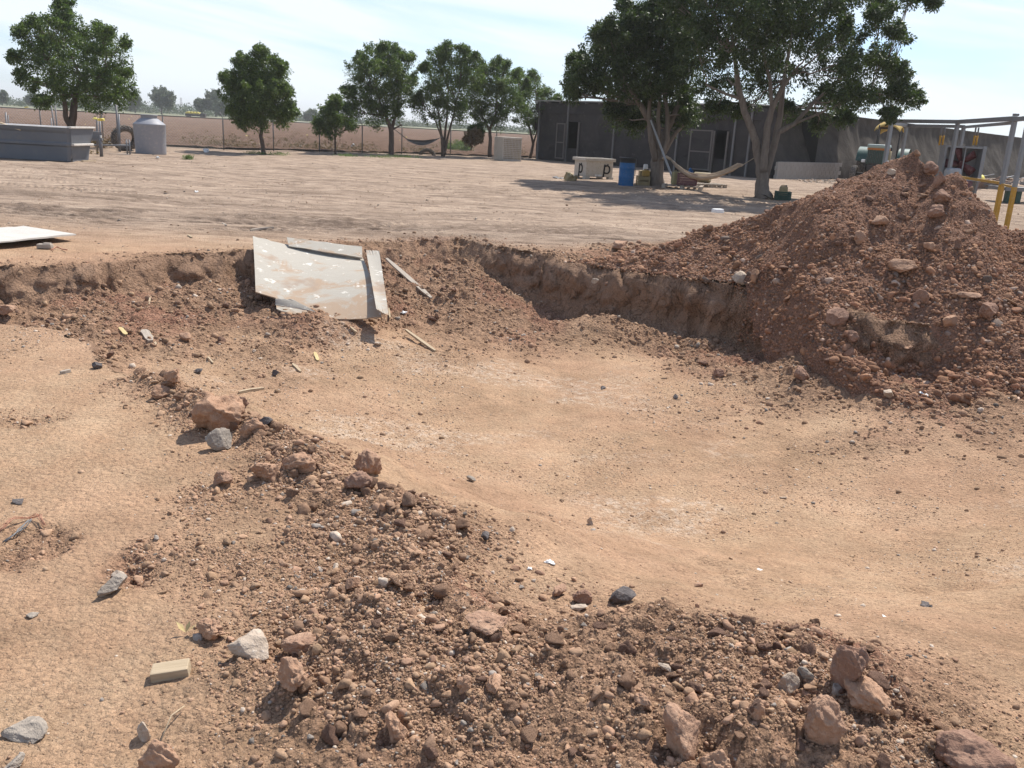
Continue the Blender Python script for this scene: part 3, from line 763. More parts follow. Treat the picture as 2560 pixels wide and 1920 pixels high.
STONES = [
 (555, 1130, 36, M_GREY, 'flat grey stone leaning at the foot of the largest round clod', (1, .6, .8), 102),
 (668, 1068, 15, M_DARKST, 'dark grey stone on the ridge behind the tan clods', (1, .8, .9), 111),
 (283, 1490, 34, M_GREY, 'smooth grey stone cluster lying apart left of the heap', (1, .8, .7), 113),
 (300, 1452, 19, M_PALE, 'pale cap stone on top of the smooth grey stone cluster', (1, .8, .7), 114),
 (640, 1645, 50, M_PALE, 'large faceted pale and grey stone in the left part of the heap', (1, .75, .62), 115),
 (362, 1852, 26, M_PALE, 'elongated pale stone standing at the lower left edge of the heap', (.6, .6, 1.15), 123),
 (62, 1845, 42, M_GREY, 'broken grey flagstone at the lower left corner', (1, .8, .4), 125),
 (40, 1925, 26, M_GREY, 'square grey chip below the broken flagstone', (.9, .8, .5), 126),
 (1550, 1508, 31, M_DARKST, 'dark rounded stone at the far edge of the heap', (1, .8, .8), 220),
 (1448, 1530, 26, M_PALE, 'flat pale stone left of the dark rounded stone', (1, .7, .3), 121),
 (2012, 1705, 36, M_GREY, 'long thin grey slab stuck in the right side of the heap', (1, .35, .35), 132),
 (1968, 1740, 30, M_PALE, 'pale crusty stone below the thin grey slab', (1, .8, .9), 133),
 (1662, 1678, 17, M_PALE, 'small pale squared block in the heap', (1, .8, .6), 136),
 (1548, 632, 38, M_RED, 'leaning pinkish slab on the yard above the pit wall', (1, .5, .5), 138),
 (1487, 722, 16, M_PALE, 'pale chunk stuck in the upper pit wall', (1, .6, .7), 139),
 (1845, 714, 28, M_PALE, 'pale flat topped rock at the foot of the mound above the wall', (1, .7, .6), 140),
 (1888, 702, 17, M_CLOD, 'brown rock beside the pale flat topped rock', (1, .8, .9), 141),
 (2256, 690, 32, M_CLOD, 'large angular rock in the middle of the mound face', (1, .8, .75), 142),
 (2425, 752, 32, M_RED, 'long flat red slab on the right flank of the mound', (1, .5, .3), 143),
 (2375, 822, 33, M_CLOD, 'flat cracked slab low on the mound above the hollow', (1, .6, .38), 144),
 (2200, 566, 24, M_RED, 'pinkish pale rock high on the mound face', (1, .7, .7), 145),
 (2228, 438, 15, M_PALE, 'long pale stone near the mound peak', (1, .5, .45), 146),
 (2320, 632, 20, M_CLOD, 'blocky rock on the upper hip of the mound', (1, .8, .7), 147),
 (1508, 974, 13, M_DARKST, 'flat dark stone with a pale top on the pit floor', (1, .7, .3), 148),
 (1475, 1315, 12, M_PALE, 'white chip on the floor slope before the heap', (.7, .7, 1), 149),
 (752, 1488, 15, M_PALE, 'pale stone chip left of the heap centre', (1, .7, .5), 150),
 (880, 1475, 19, M_CLOD, 'angular stone in the upper left of the heap', (1, .8, .9), 151),
 (838, 1425, 20, M_PALE, 'bone shaped pale stone on the ridge slope', (1, .4, .4), 152),
 (50, 1263, 26, M_DARKST, 'dark flat stone at the left picture edge', (1, .45, .22), 153),
 (82, 1548, 22, M_GREY, 'flat blue grey stone on the bare ground at left', (1, .6, .2), 154),
 (1210, 1352, 18, M_DARKST, 'dark stone at the right rim of the ridge', (1, .6, .5), 155),
 (1178, 1208, 18, M_GREY, 'grey stone sliver on the slope between ridge and floor', (1, .5, .4), 156),
 (2220, 1000, 16, M_PALE, 'pale upright stone on the floor in front of the mound', (.8, .8, 1), 157),
 (1690, 790 + 210, 9, M_DARKST, 'small dark pebble right of the flat dark stone', (1, .8, .7), 158),
 (496, 935, 11, M_DARKST, 'small dark stone at the pit edge behind the pointed clod', (1, .8, .8), 159),
 (240, 925, 14, M_DARKST, 'dark clod at the lip of the pit at left', (1, .8, .7), 160),
 (350, 1205 - 270, 10, M_GREY, 'small grey stone by the left pit lip', (1, .8, .7), 161),
 (688, 942, 10, M_DARKST, 'dark round stone on the floor before the boards', (.9, .8, 1), 162),
 (465, 850, 15, M_RED, 'reddish clod low on the slope before the wall', (1, .9, .7), 163),
 (1960, 1250, 9, M_PALE, 'white chip on the smooth floor at right', (1, .7, .4), 164),
 (1747, 1470, 12, M_RED, 'small red clod on the floor right of the dark rounded stone', (1, .8, .5), 165),
 (945, 866, 10, M_PALE, 'pale pebble beside the fallen lath', (1, .8, .7), 166),
]
for px, py, r, m_, lab, sq, sd_ in STONES:
    hero(px, py, r, m_, lab, 'stone', 'stone', sd_, sq, rz=sd_ * .9, rough=.45, facets=9)

# repeated clods: a few shapes, copied
ANCH = [((px, py), lab) for px, py, r, m_, lab, sq, sd_ in HERO + STONES]
SHORT = {}
def pix(x, y, z):
    v = CM.transposed() @ Vector((x, y, z - CAMH))
    return 1280 - FPX * v.x / v.z, 960 + FPX * v.y / v.z
NEARN = [((550, 1040), 'the largest round clod'), ((437, 950), 'the pointed clod'), ((672, 1180), 'the long grooved clod'), ((922, 1150), 'the upright square block'),
         ((640, 1620), 'the pale faceted stone'), ((425, 1670), 'the cut wood block'), ((1225, 1560), 'the cracked earth plate'), ((985, 1830), 'the tall smooth clod'),
         ((2112, 1660), 'the tall split block'), ((2045, 1830), 'the biggest reddish clod'), ((1700, 1840), 'the reddish boulder'), ((1232, 1710), 'the oval tan clod'),
         ((1550, 1490), 'the dark rounded stone'), ((838, 1410), 'the bone shaped stone'), ((2430, 1880), 'the corner clod'), ((1448, 1520), 'the flat pale stone'),
         ((2005, 935), 'the square dark clod'), ((1845, 700), 'the pale flat topped rock'), ((2256, 670), 'the large angular rock'), ((2425, 745), 'the flat red slab'),
         ((2375, 810), 'the flat cracked slab'), ((2200, 550), 'the pinkish pale rock'), ((2285, 390), 'the mound peak'), ((2335, 540), 'the hanging lump'), ((2148, 600), 'the reddish wedge'),
         ((1560, 640), 'the leaning pinkish slab'), ((800, 700), 'the bent plywood boards'), ((1030, 860), 'the fallen lath'), ((1015, 700), 'the grey plank'), ((10, 780), 'the red clod'),
         ((310, 860), 'the yellow chip'), ((370, 840), 'the short grey batten'), ((283, 1460), 'the grey stone cluster'), ((1487, 715), 'the pale chunk in the wall')]
USED = {}
def auto_label(x, y, z, r, tone, what):
    px, py = pix(x, y, z)
    best = min(NEARN, key=lambda a: (a[0][0] - px) ** 2 + (a[0][1] - py) ** 2)
    dx, dy = px - best[0][0], py - best[0][1]
    hd = 'right' if dx > 0 else 'left'
    if abs(dx) > 2 * abs(dy): pos = 'to the ' + hd + ' of'
    elif abs(dy) > 2 * abs(dx): pos = 'in front of' if dy > 0 else 'behind'
    else: pos = (('front and ' if dy > 0 else 'back and ') + hd + ' of')
    dist = math.hypot(dx, dy)
    near = 'close' if dist < 90 else ('farther' if dist < 190 else 'well off')
    size = 'small' if r < .045 else ('middling' if r < .065 else 'large')
    lab = '%s %s %s, %s %s %s' % (size, tone, what, near, pos, best[1])
    if lab in USED:
        USED[lab] += 1
        lab2 = '%s %s %s %s, %s %s %s' % (['flatter', 'rounder', 'rougher', 'longer', 'blockier', 'smoother', 'sharper'][min(6, USED[lab] - 2)], size, tone, what, near, pos, best[1])
        return lab2
    USED[lab] = 1
    return lab
def clod_protos(mats, name, n=6, seed0=500, rough=1.0, facets=5):
    res = []
    for k in range(n):
        V, Fc = stone_mesh(name, seed0 + k, 3, rough, facets)
        me = npmesh(name, V, Fc, mats[k % len(mats)], True)
        res.append(me)
    return res
def place_group(spots, mats, name, label, cat, group, seed0):
    protos = clod_protos(mats, name, min(6, len(spots)), seed0)
    for i, (x, y, z, r) in enumerate(spots):
        o = protos[i] if i < len(protos) else protos[i % len(protos)].copy()
        if i >= len(protos): COL.objects.link(o)
        o.scale = (r * random.uniform(.8, 1.15), r * random.uniform(.75, 1.05), r * random.uniform(.55, .85))
        o.rotation_euler = (random.uniform(-.5, .5), random.uniform(-.5, .5), random.uniform(0, 6.28))
        o.location = (x, y, z + r * .3)
        tone = {'brown_clod': 'tan', 'dark_clod': 'dark brown', 'red_clod': 'reddish'}[o.data.materials[0].name]
        tag(o, auto_label(x, y, z, r, tone, 'clod'), cat, group)
def pick(n, fx, fy, test, r0, r1, a=2.0):
    out = []
    tries = 0
    while len(out) < n and tries < 400:
        tries += 1
        x = rng.uniform(*fx, 400); y = rng.uniform(*fy, 400)
        ok = test(x, y)
        for a_, b_ in zip(x[ok], y[ok]):
            if len(out) >= n: break
            q = CM.transposed() @ Vector((a_, b_, -CAMH))
            if not (-.60 < q.x / -q.z < .60): continue
            out.append((a_, b_))
    xy = np.array(out)
    z = total_z(xy[:, 0], xy[:, 1]); r = radii(len(xy), r0, r1, a)
    return [(xy[i, 0], xy[i, 1], z[i], r[i]) for i in range(len(xy))]
def t_heap(x, y):
    return (ground_z(x, y, True)[1] > .75) & (y < 3.5) & (y > 1.7)
def t_ridge(x, y):
    return (ground_z(x, y, True)[1] > .55) & (y >= 3.5) & (y < 6)
def t_mound(x, y):
    m, g = mound_z(x, y); return (m > g + .05)
def t_talus(x, y):
    _, lo, _, wa, _, _, ins = ground_z(x, y, True); m, g = mound_z(x, y)
    return ins & (lo > .5) & (wa < .3) & (y > 6.8) & (m < g)
place_group(pick(70, (-1.4, 1.9), (1.7, 3.5), t_heap, .022, .055), [M_CLOD, M_CLOD2, M_CLOD], 'earth_clod', 'brown clod of dry earth lying among the rubble of the nearest heap', 'clod', 'loose clods in the nearest heap', 520)
def t_right(x, y): return t_heap(x, y) & (x > .3)
place_group(pick(42, (.2, 1.9), (1.75, 2.7), t_right, .020, .042), [M_CLOD2, M_CLOD, M_CLOD2], 'earth_clod', '', 'clod', 'fist sized clods at the right of the nearest heap', 530)
place_group(pick(44, (-2.6, 0.2), (3.5, 6), t_ridge, .03, .065), [M_CLOD, M_CLOD, M_RED], 'earth_clod', 'tan clod of earth on the rubble ridge along the pit edge', 'clod', 'loose clods on the rubble ridge', 540)
place_group(pick(60, (1.0, 8), (6.8, 12), t_mound, .05, .10, 2.6), [M_CLOD2, M_CLOD, M_CLOD2], 'earth_clod', 'fist sized clod half sunk in the face of the large mound', 'clod', 'clods on the large mound', 560)
place_group(pick(30, (-6, 4), (6.8, 13), t_talus, .04, .075, 2.4), [M_CLOD2, M_CLOD, M_RED], 'earth_clod', 'brown clod fallen on the rubble slope inside the pit', 'clod', 'fallen clods inside the pit', 580)

# ------------------------------------------------------------------ materials for things
M_PLY = None
def ply_mat():
    m, t, b = newmat('weathered_plywood')
    v = objvec(t)
    gr = noise(t, 3, 5, .6, objvec(t, (2, 26, 26)))
    n1 = noise(t, 2.2, 6, .65, v, .8); n2 = noise(t, 7, 5, .7, v)
    c = mix(t, gr, (.31, .28, .23), (.43, .39, .325))
    sz = N(t, 'ShaderNodeSeparateXYZ'); L(t, v, sz.inputs[0])
    ma = N(t, 'ShaderNodeMath', operation='MULTIPLY_ADD'); L(t, sz.outputs['Z'], ma.inputs[0]); ma.inputs[1].default_value = -.55; L(t, n1, ma.inputs[2])
    c = mix(t, ramp(t, ma.outputs[0], .50, .60), c, (.35, .255, .175))       # dried mud film
    c = mix(t, ramp(t, n2, .60, .68), c, (.66, .62, .54))
    c = mix(t, ramp(t, noise(t, 1.4, 4, .6, v), .58, .66), c, (.30, .225, .165))
    L(t, c, b.inputs['Base Color']); b.inputs['Roughness'].default_value = .75; b.inputs['Specular IOR Level'].default_value = .2
    bump(t, b, gr, .3, .006)
    return m
M_PLY = ply_mat()
def wood_mat(name, a, c_, sc=(3, 40, 40)):
    m, t, b = newmat(name)
    g = noise(t, 2.5, 5, .65, objvec(t, sc)); n = noise(t, 8, 4, .6, objvec(t))
    c = mix(t, ramp(t, g, .3, .7), a, c_)
    c = mix(t, ramp(t, n, .6, .8), c, (.36, .27, .19))
    L(t, c, b.inputs['Base Color']); b.inputs['Roughness'].default_value = .85; b.inputs['Specular IOR Level'].default_value = .15
    bump(t, b, g, .5, .004)
    return m
M_WOOD = wood_mat('raw_wood', (.34, .26, .165), (.47, .37, .25))
M_WOODG = wood_mat('grey_wood', (.26, .215, .17), (.44, .38, .31))
M_YCHIP = wood_mat('yellow_wood', (.42, .32, .15), (.56, .44, .22))
M_WBOARD = paint('white_board', (.50, .465, .41), .7, dirt=(.40, .36, .27), dirt_amt=.35, scale=2)
M_STEEL = paint('galvanised_steel', (.21, .215, .22), .5, .3, dirt=(.30, .24, .19), dirt_amt=.3)
M_STEELD = paint('dull_steel', (.17, .17, .17), .6, .2, dirt=(.25, .18, .13), dirt_amt=.4)
M_RUST = paint('rusty_steel', (.15, .085, .055), .85, 0, dirt=(.30, .20, .13), dirt_amt=.5)
M_YEL = paint('yellow_paint', (.42, .22, .02), .5, dirt=(.38, .27, .15), dirt_amt=.3)
M_TANK = paint('grey_plastic', (.27, .27, .285), .55, dirt=(.50, .44, .37), dirt_amt=.25, scale=1.5, vary=.08)
M_TUB = paint('blue_grey_fibreglass', (.135, .145, .160), .6, dirt=(.20, .18, .155), dirt_amt=.25, scale=.6)
M_TUBIN = paint('pale_grey_gelcoat', (.45, .44, .43), .7, dirt=(.36, .29, .23), dirt_amt=.4)
M_TUBRIM = paint('chalky_rim', (.58, .54, .48), .7, dirt=(.30, .24, .18), dirt_amt=.4)
M_TYRE = paint('dusty_rubber', (.060, .056, .052), .9, dirt=(.34, .28, .22), dirt_amt=.55, scale=4)
M_CLOTH = None
def cloth_mat(name, col, col2, rough=.95, tr=.0):
    m, t, b = newmat(name)
    v = objvec(t)
    n = noise(t, .9, 6, .62, v, .7); n2 = noise(t, 5, 5, .6, v); w = noise(t, 60, 2, .5, v)
    c = mix(t, ramp(t, n, .36, .66), col, col2)
    c = mix(t, ramp(t, n2, .62, .78), c, tuple(x * 1.35 + .02 for x in col2))
    L(t, c, b.inputs['Base Color']); b.inputs['Roughness'].default_value = rough; b.inputs['Specular IOR Level'].default_value = .1
    p = bump(t, None, n, .6, .12); bump(t, b, w, .2, .005, p)
    return m
M_CLOTH = cloth_mat('dark_shade_cloth', (.042, .038, .037), (.070, .062, .058))
M_CLOTH2 = cloth_mat('dusty_shade_cloth', (.045, .037, .030), (.075, .063, .051))
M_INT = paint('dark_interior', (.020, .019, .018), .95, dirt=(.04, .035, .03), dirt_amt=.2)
M_ROOF = paint('roof_sheet', (.34, .32, .29), .6, dirt=(.30, .24, .19), dirt_amt=.4)
M_FRAME = paint('faded_door_frame', (.15, .135, .12), .6, dirt=(.22, .16, .12), dirt_amt=.4)
M_BLOCK = paint('pale_block', (.30, .28, .25), .9, dirt=(.28, .22, .17), dirt_amt=.4)
M_BLUE = paint('blue_drum', (.015, .105, .26), .5, dirt=(.20, .18, .17), dirt_amt=.25)
M_BLK = paint('black_plastic', (.025, .025, .025), .6, dirt=(.16, .13, .10), dirt_amt=.25)
M_BIN = paint('cream_plastic', (.46, .41, .34), .7, dirt=(.32, .25, .18), dirt_amt=.4)
M_MARK = paint('black_mark', (.02, .018, .018), .8, dirt=(.10, .08, .07), dirt_amt=.2)
M_AMBER = paint('amber_plastic', (.40, .24, .05), .6, dirt=(.25, .18, .1), dirt_amt=.3)
M_TAN = paint('tan_plastic', (.30, .23, .12), .65, dirt=(.25, .2, .14), dirt_amt=.3)
M_WHITE = paint('white_plastic', (.74, .73, .70), .5, dirt=(.5, .42, .34), dirt_amt=.25)
M_MAROON = paint('maroon_plastic', (.13, .055, .06), .6, dirt=(.25, .19, .15), dirt_amt=.3)
M_JERRY = paint('olive_jerrycan', (.29, .25, .12), .55, dirt=(.25, .2, .14), dirt_amt=.3)
M_GREENC = paint('green_crate', (.030, .065, .045), .6, dirt=(.18, .15, .11), dirt_amt=.25)
M_HAM = cloth_mat('hammock_cloth', (.34, .26, .19), (.50, .40, .30))
M_ROPE = paint('rope', (.34, .28, .21), .9)
M_NETG = paint('grey_net', (.22, .22, .22), .9)
M_TRG = paint('tractor_green', (.028, .085, .065), .45, dirt=(.22, .2, .16), dirt_amt=.3)
M_TRW = paint('tractor_pale_hood', (.28, .34, .30), .45, dirt=(.36, .31, .25), dirt_amt=.3)
M_ORANGE = paint('orange_stripe', (.42, .15, .03), .5)
M_DKMETAL = paint('engine_metal', (.045, .042, .04), .7, .2, dirt=(.16, .12, .09), dirt_amt=.4)
M_CANOPY = paint('yellow_canopy', (.50, .33, .08), .7, dirt=(.5, .36, .16), dirt_amt=.3)
M_FAN = paint('red_blade', (.075, .016, .018), .5, dirt=(.2, .14, .12), dirt_amt=.3)
M_GALPALE = paint('pale_grey_paint', (.30, .315, .33), .6, dirt=(.36, .31, .26), dirt_amt=.3)
M_YSCRAP = paint('yellow_film', (.72, .60, .12), .6, dirt=(.6, .55, .4), dirt_amt=.3)
M_ORCORD = paint('orange_cord', (.50, .24, .15), .8)
M_BARKA = None
def bark_mat(name, a, c_):
    m, t, b = newmat(name)
    n = noise(t, 4, 6, .65, objvec(t, (3, 3, .6))); n2 = noise(t, 20, 4, .6, objvec(t))
    c = mix(t, ramp(t, n, .3, .7), a, c_); c = mix(t, ramp(t, n2, .6, .8), c, tuple(x * 1.25 for x in c_))
    L(t, c, b.inputs['Base Color']); b.inputs['Roughness'].default_value = .95; b.inputs['Specular IOR Level'].default_value = .1
    bump(t, b, n, .7, .03)
    return m
M_BARKA = bark_mat('pale_fig_bark', (.125, .10, .08), (.225, .188, .155))
M_BARKB = bark_mat('brown_bark', (.085, .062, .048), (.16, .12, .095))
def leaf_mat(name, a, c_, trans=.30):
    m, t, b = newmat(name)
    at = N(t, 'ShaderNodeVertexColor'); at.layer_name = 'tone'
    c = mix(t, at.outputs['Color'], a, c_)
    L(t, c, b.inputs['Base Color']); b.inputs['Roughness'].default_value = .5; b.inputs['Specular IOR Level'].default_value = .35
    tr = N(t, 'ShaderNodeBsdfTranslucent'); c2 = mix(t, 1.0, c, (1.1, 1.35, .55), 'MULTIPLY'); L(t, c2, tr.inputs['Color'])
    ms = N(t, 'ShaderNodeMixShader'); ms.inputs[0].default_value = trans
    L(t, b.outputs[0], ms.inputs[1]); L(t, tr.outputs[0], ms.inputs[2])
    L(t, ms.outputs[0], t.nodes['Material Output'].inputs['Surface'])
    return m
M_LEAFA = leaf_mat('fig_leaf', (.024, .038, .013), (.085, .115, .034), .28)
M_LEAFB = leaf_mat('neem_leaf', (.042, .066, .022), (.145, .185, .055), .38)
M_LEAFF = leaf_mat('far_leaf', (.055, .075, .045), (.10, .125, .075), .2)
M_LEAFW = leaf_mat('weed_leaf', (.08, .12, .04), (.17, .22, .08), .3)
M_DRY = leaf_mat('dry_leaf', (.13, .085, .045), (.24, .16, .09), .2)

# ------------------------------------------------------------------ boards, planks and litter in the pit
def sheet(name, corners, mat, label, cat, sag=.06, th=.012, n=14, notch=None, lift=.0, group=None):
    """bent board from four corners (top left, top right, bottom right, bottom left)"""
    tl, tr, br, bl = [Vector(c) for c in corners]
    nrm = (tr - tl).cross(bl - tl).normalized()
    if nrm.y > 0: nrm = -nrm
    c0 = (tl + tr + br + bl) / 4
    V = []; F = []
    r = random.Random(len(label))
    for s in range(2):
        for i in range(n + 1):
            for j in range(n + 1):
                u, v_ = j / n, i / n
                jag = 0
                if i in (0, n): jag = (r.random() - .5) * .012
                p = (tl * (1 - u) + tr * u) * (1 - v_) + (bl * (1 - u) + br * u) * v_
                p = p - nrm * (sag * math.sin(PI * min(1, max(0, u))) * (.35 + .65 * v_) - .5 * sag * math.sin(PI * v_)) + Vector((0, 0, jag)) + nrm * lift - nrm * th * s
                V.append(p - c0)
    m_ = (n + 1) ** 2
    def skip(i, j): return notch is not None and notch((j + .5) / n, (i + .5) / n)
    cells = {(i, j) for i in range(n) for j in range(n) if not skip(i, j)}
    for i, j in cells:
        a = i * (n + 1) + j; b = a + 1; c = b + n + 1; d = a + n + 1
        F.append((a, d, c, b)); F.append((a + m_, b + m_, c + m_, d + m_))
        if (i - 1, j) not in cells: F.append((a, b, b + m_, a + m_))
        if (i + 1, j) not in cells: F.append((d, d + m_, c + m_, c))
        if (i, j - 1) not in cells: F.append((a, a + m_, d + m_, d))
        if (i, j + 1) not in cells: F.append((b, c, c + m_, b + m_))
    me = bpy.data.meshes.new(name); me.from_pydata([tuple(v) for v in V], [], F); me.update(); me.materials.append(mat)
    o = link(bpy.data.objects.new(name, me)); o.location = c0
    tag(o, label, cat, group)
    return o
BT, BB = 11.6, 9.75
sheet('plywood_board', (D(632, 590, BT), D(905, 640, BT + .1), D(955, 792, BB - .1), D(640, 757, BB)), M_PLY,
      'large bent muddy plywood board leaning on the far pit wall', 'board', .10, .014, 24,
      notch=lambda u, v: (v > .88 + .0 and u < .16) or (v > .93 + .0 and u < .45 - 0 and u > .16 and v > .99) or (v > 1.03 - .14 * u and u < .42))
sheet('plywood_board', (D(717, 596, BT + .12), D(905, 620, BT + .12), D(906, 648, BT - .13), D(722, 618, BT - .08)), M_PLY,
      'narrow pale plywood strip along the top edge of the large board', 'board', .0, .010, 10, lift=.02)
sheet('plywood_board', (D(866, 640, BT - .05), D(902, 650, BT - .05), D(900, 668, BT - .14), D(868, 665, BT - .14)), M_PLY,
      'small broken plywood offcut under the top strip', 'board', .0, .010, 4, lift=.035)
sheet('plywood_board', (D(916, 634, BT - .05), D(949, 636, BT - .1), D(973, 797, BB - .22), D(942, 782, BB - .18)), M_PLY,
      'narrow upright plywood strip at the right end of the large board', 'board', .01, .010, 10, lift=.05)
sheet('plywood_board', (D(690, 748, BB + .03), D(735, 752, BB + .03), D(792, 782, BB - .12), D(690, 766, BB - .02)), M_PLY,
      'torn plywood corner hanging below the left half of the large board', 'board', .0, .010, 6, lift=.03)

def stick(p0, p1, w, h, mat, label, cat='stick', name='wood_stick', lift=.01, bend=0):
    a = ground_at(*p0) if len(p0) == 2 else Vector(p0); b = ground_at(*p1) if len(p1) == 2 else Vector(p1)
    a = a + Vector((0, 0, lift)); b = b + Vector((0, 0, lift))
    d = b - a; L_ = d.length
    rot = d.to_track_quat('X', 'Z').to_matrix()
    bm = MB()
    nseg = 6
    r = random.Random(int(p0[0] * 7 + p0[1]))
    rings = []
    for i in range(nseg + 1):
        t = i / nseg
        k = (1 - .25 * r.random()) * (.55 if i in (0, nseg) else 1)
        x = (t - .5) * L_
        oy = bend * math.sin(PI * t)
        rings.append([(x, oy - w / 2 * k, -h / 2), (x, oy + w / 2 * k, -h / 2), (x, oy + w / 2 * k, h / 2), (x, oy - w / 2 * k, h / 2)])
    base = 0
    V = [v for rg in rings for v in rg]; F = [(3, 2, 1, 0), tuple(nseg * 4 + q for q in range(4))]
    for i in range(nseg):
        for k in range(4):
            q = i * 4 + k; q2 = i * 4 + (k + 1) % 4
            F.append((q, q2, q2 + 4, q + 4))
    bm.add(V, F)
    o = bm.build(name, mat)
    o.matrix_world = Matrix.Translation((a + b) / 2) @ rot.to_4x4()
    tag(o, label, cat)
    return o
stick(tuple(ground_at(966, 668) + Vector((0, 0, .10))), tuple(ground_at(1078, 752) + Vector((0, 0, .02))), .085, .022, M_WOODG, 'long grey plank lying down the slope right of the plywood boards', 'plank', 'wood_plank')
stick(tuple(ground_at(1014, 842) + Vector((0, 0, .07))), (1088, 880), .045, .022, M_WOOD, 'fresh yellow lath lying on the pit floor near the slope', 'lath', 'wood_lath')
stick(tuple(ground_at(834, 776) + Vector((0, .02, .14))), (856, 780), .03, .012, M_WOOD, 'short pale stick leaning on the lower edge of the large board', lift=.02)
stick((875, 822), (891, 836), .025, .02, M_WOOD, 'short stick on the bank below the plywood boards', lift=.02)
stick((972, 780), (975, 806), .022, .012, M_WOOD, 'thin splinter standing at the foot of the right plywood strip', lift=.05)
stick((732, 912), (752, 932), .03, .015, M_WOOD, 'pale splinter on the floor left of the yellow tag')
stick((787, 884), (795, 904), .04, .01, M_YCHIP, 'small yellow wooden tag on the floor below the boards', 'wood chip', 'wood_chip')
stick((300, 822), (316, 840), .045, .012, M_YCHIP, 'bright yellow wood chip on the left pit slope', 'wood chip', 'wood_chip')
stick((360, 828), (377, 856), .09, .02, M_WOODG, 'short grey batten on the left pit slope', 'batten', 'wood_batten')
stick((373, 834), (391, 866), .03, .014, M_WOOD, 'thin yellow splinter beside the short grey batten')
stick((597, 985), (660, 974), .035, .022, M_WOOD, 'crooked pale branch piece on the floor right of the pointed clod', bend=.02)
stick((520, 896), (533, 910), .018, .01, M_WOOD, 'tiny pale splinter below the left slope')
stick((376, 745), (373, 765), .02, .012, M_WOOD, 'short upright twig in the left pit slope')
stick((152, 936), (176, 930), .028, .02, M_WOODG, 'grey stick on the bare ground by the pit lip')
stick((626, 578), (684, 572), .04, .03, M_WOODG, 'crooked grey branch on the yard behind the boards', bend=.05)
stick((556, 560), (566, 566), .03, .02, M_WOODG, 'short stick on the yard behind the pit')
stick((470, 590), (480, 596), .03, .02, M_WOOD, 'small pale splinter lying alone on the yard')

# white board lying at the left
def white_board():
    c = [ground_at(-60, 588), ground_at(60, 578), ground_at(192, 602), ground_at(-60, 634)]
    sheet('white_board', (c[0] + Vector((0, 0, .05)), c[1] + Vector((0, 0, .05)), c[2] + Vector((0, 0, .07)), c[3] + Vector((0, 0, .09))), M_WBOARD,
          'white sheet lying flat on the yard at the left picture edge', 'board', .0, .02, 6)
white_board()
def brick():
    p = ground_at(113, 623); o = MB().box((0, 0, .035), (.17, .09, .055), bev=.012).box((.03, .0, .066), (.09, .06, .02), bev=.008).build('brick', M_WOODG)
    o.location = p; o.rotation_euler = (0, 0, .1); tag(o, 'chipped grey brick beside the white sheet', 'brick')
brick()
def cord(pts, mat, label, cat, name, r=.006, lift=.01, strands=1):
    b = MB()
    for s in range(strands):
        P = []
        for i, q in enumerate(pts):
            g = ground_at(*q); P.append(g + Vector(((random.random() - .5) * .03 * (strands > 1), (random.random() - .5) * .03 * (strands > 1), lift + .01 * random.random() + (.02 if i % 2 else 0))))
        b.path(P, r, 5)
    o = b.build(name, mat); tag(o, label, cat); return o
cord([(128, 628), (142, 624), (156, 626), (168, 631)], M_ORCORD, 'short orange cord lying near the chipped brick', 'cord', 'cord', .008)
cord([(0, 1332), (35, 1312), (70, 1302), (98, 1304), (112, 1318)], M_ORCORD, 'frayed orange twine on the bare ground at the left edge', 'twine', 'twine', .0014, .004, 6)
cord([(18, 1362), (40, 1345), (58, 1330), (76, 1318)], M_STEELD, 'dark frayed thread below the orange twine', 'thread', 'thread', .0022, .004, 4)
cord([(402, 1865), (430, 1815), (462, 1775)], M_WOOD, 'dry grass stalk lying between stones at lower left', 'stalk', 'grass_stalk', .002, .012)

def wood_block():
    p = ground_at(428, 1690)
    s = (p - Vector((0, 0, CAMH))).length / FPX
    b = MB().box((0, 0, 0), (80 * s, 40 * s, 26 * s), bev=.004)
    o = b.build('wood_block', M_WOOD); o.location = p + Vector((0, 0, .018)); o.rotation_euler = (R_(4), R_(-6), R_(12))
    tag(o, 'sawn block of pale wood half buried in crumbs at lower left', 'wood block')
wood_block()
def leaf_sprig():
    p = ground_at(465, 1590); b = MB()
    for a, l in ((.5, .05), (1.4, .04), (2.5, .05)):
        d = Vector((math.cos(a), math.sin(a) * .5, .7)).normalized(); w = Vector((-d.y, d.x, 0)).normalized() * .010
        b.add([Vector((0, 0, 0)), d * l * .5 + w, d * l, d * l * .5 - w + Vector((0, 0, .004))], [(0, 1, 2, 3)])
    o = b.build('leaf', M_YCHIP); o.location = p + Vector((0, 0, .01)); tag(o, 'small pale green leaf sprig on the rubble left of the faceted stone', 'leaf')
leaf_sprig()
def scrap(px, py, rpx, mat, label, cat, name, seed, group=None, thick=.35):
    """crumpled sheet: folded, uneven, with thickness"""
    p = ground_at(px, py); s = rpx * (p - Vector((0, 0, CAMH))).length / FPX
    V, Fc = stone_verts(3, seed, 2.2, 6)
    V = V / np.abs(V).max() * np.array([s, s * .8, s * thick])
    V[:, 2] += .3 * s * fbm(V[:, 0] / s * 3 + seed, V[:, 1] / s * 3, 3, seed)
    o = npmesh(name, V, Fc, mat, False); o.location = p + Vector((0, 0, s * thick * .5)); o.rotation_euler = (0, 0, seed); tag(o, label, cat, group)
    return o
scrap(1372, 1408, 20, M_WHITE, 'crumpled white plastic rag at the right rim of the ridge', 'plastic scrap', 'plastic_scrap', 11)
scrap(1325, 1425, 16, M_WHITE, 'torn white plastic rag left of the other white rag', 'plastic scrap', 'plastic_scrap', 12)
scrap(1900, 1425, 17, M_WHITE, 'flattened white cup on the smooth floor', 'plastic cup', 'plastic_scrap', 13, None, .12)
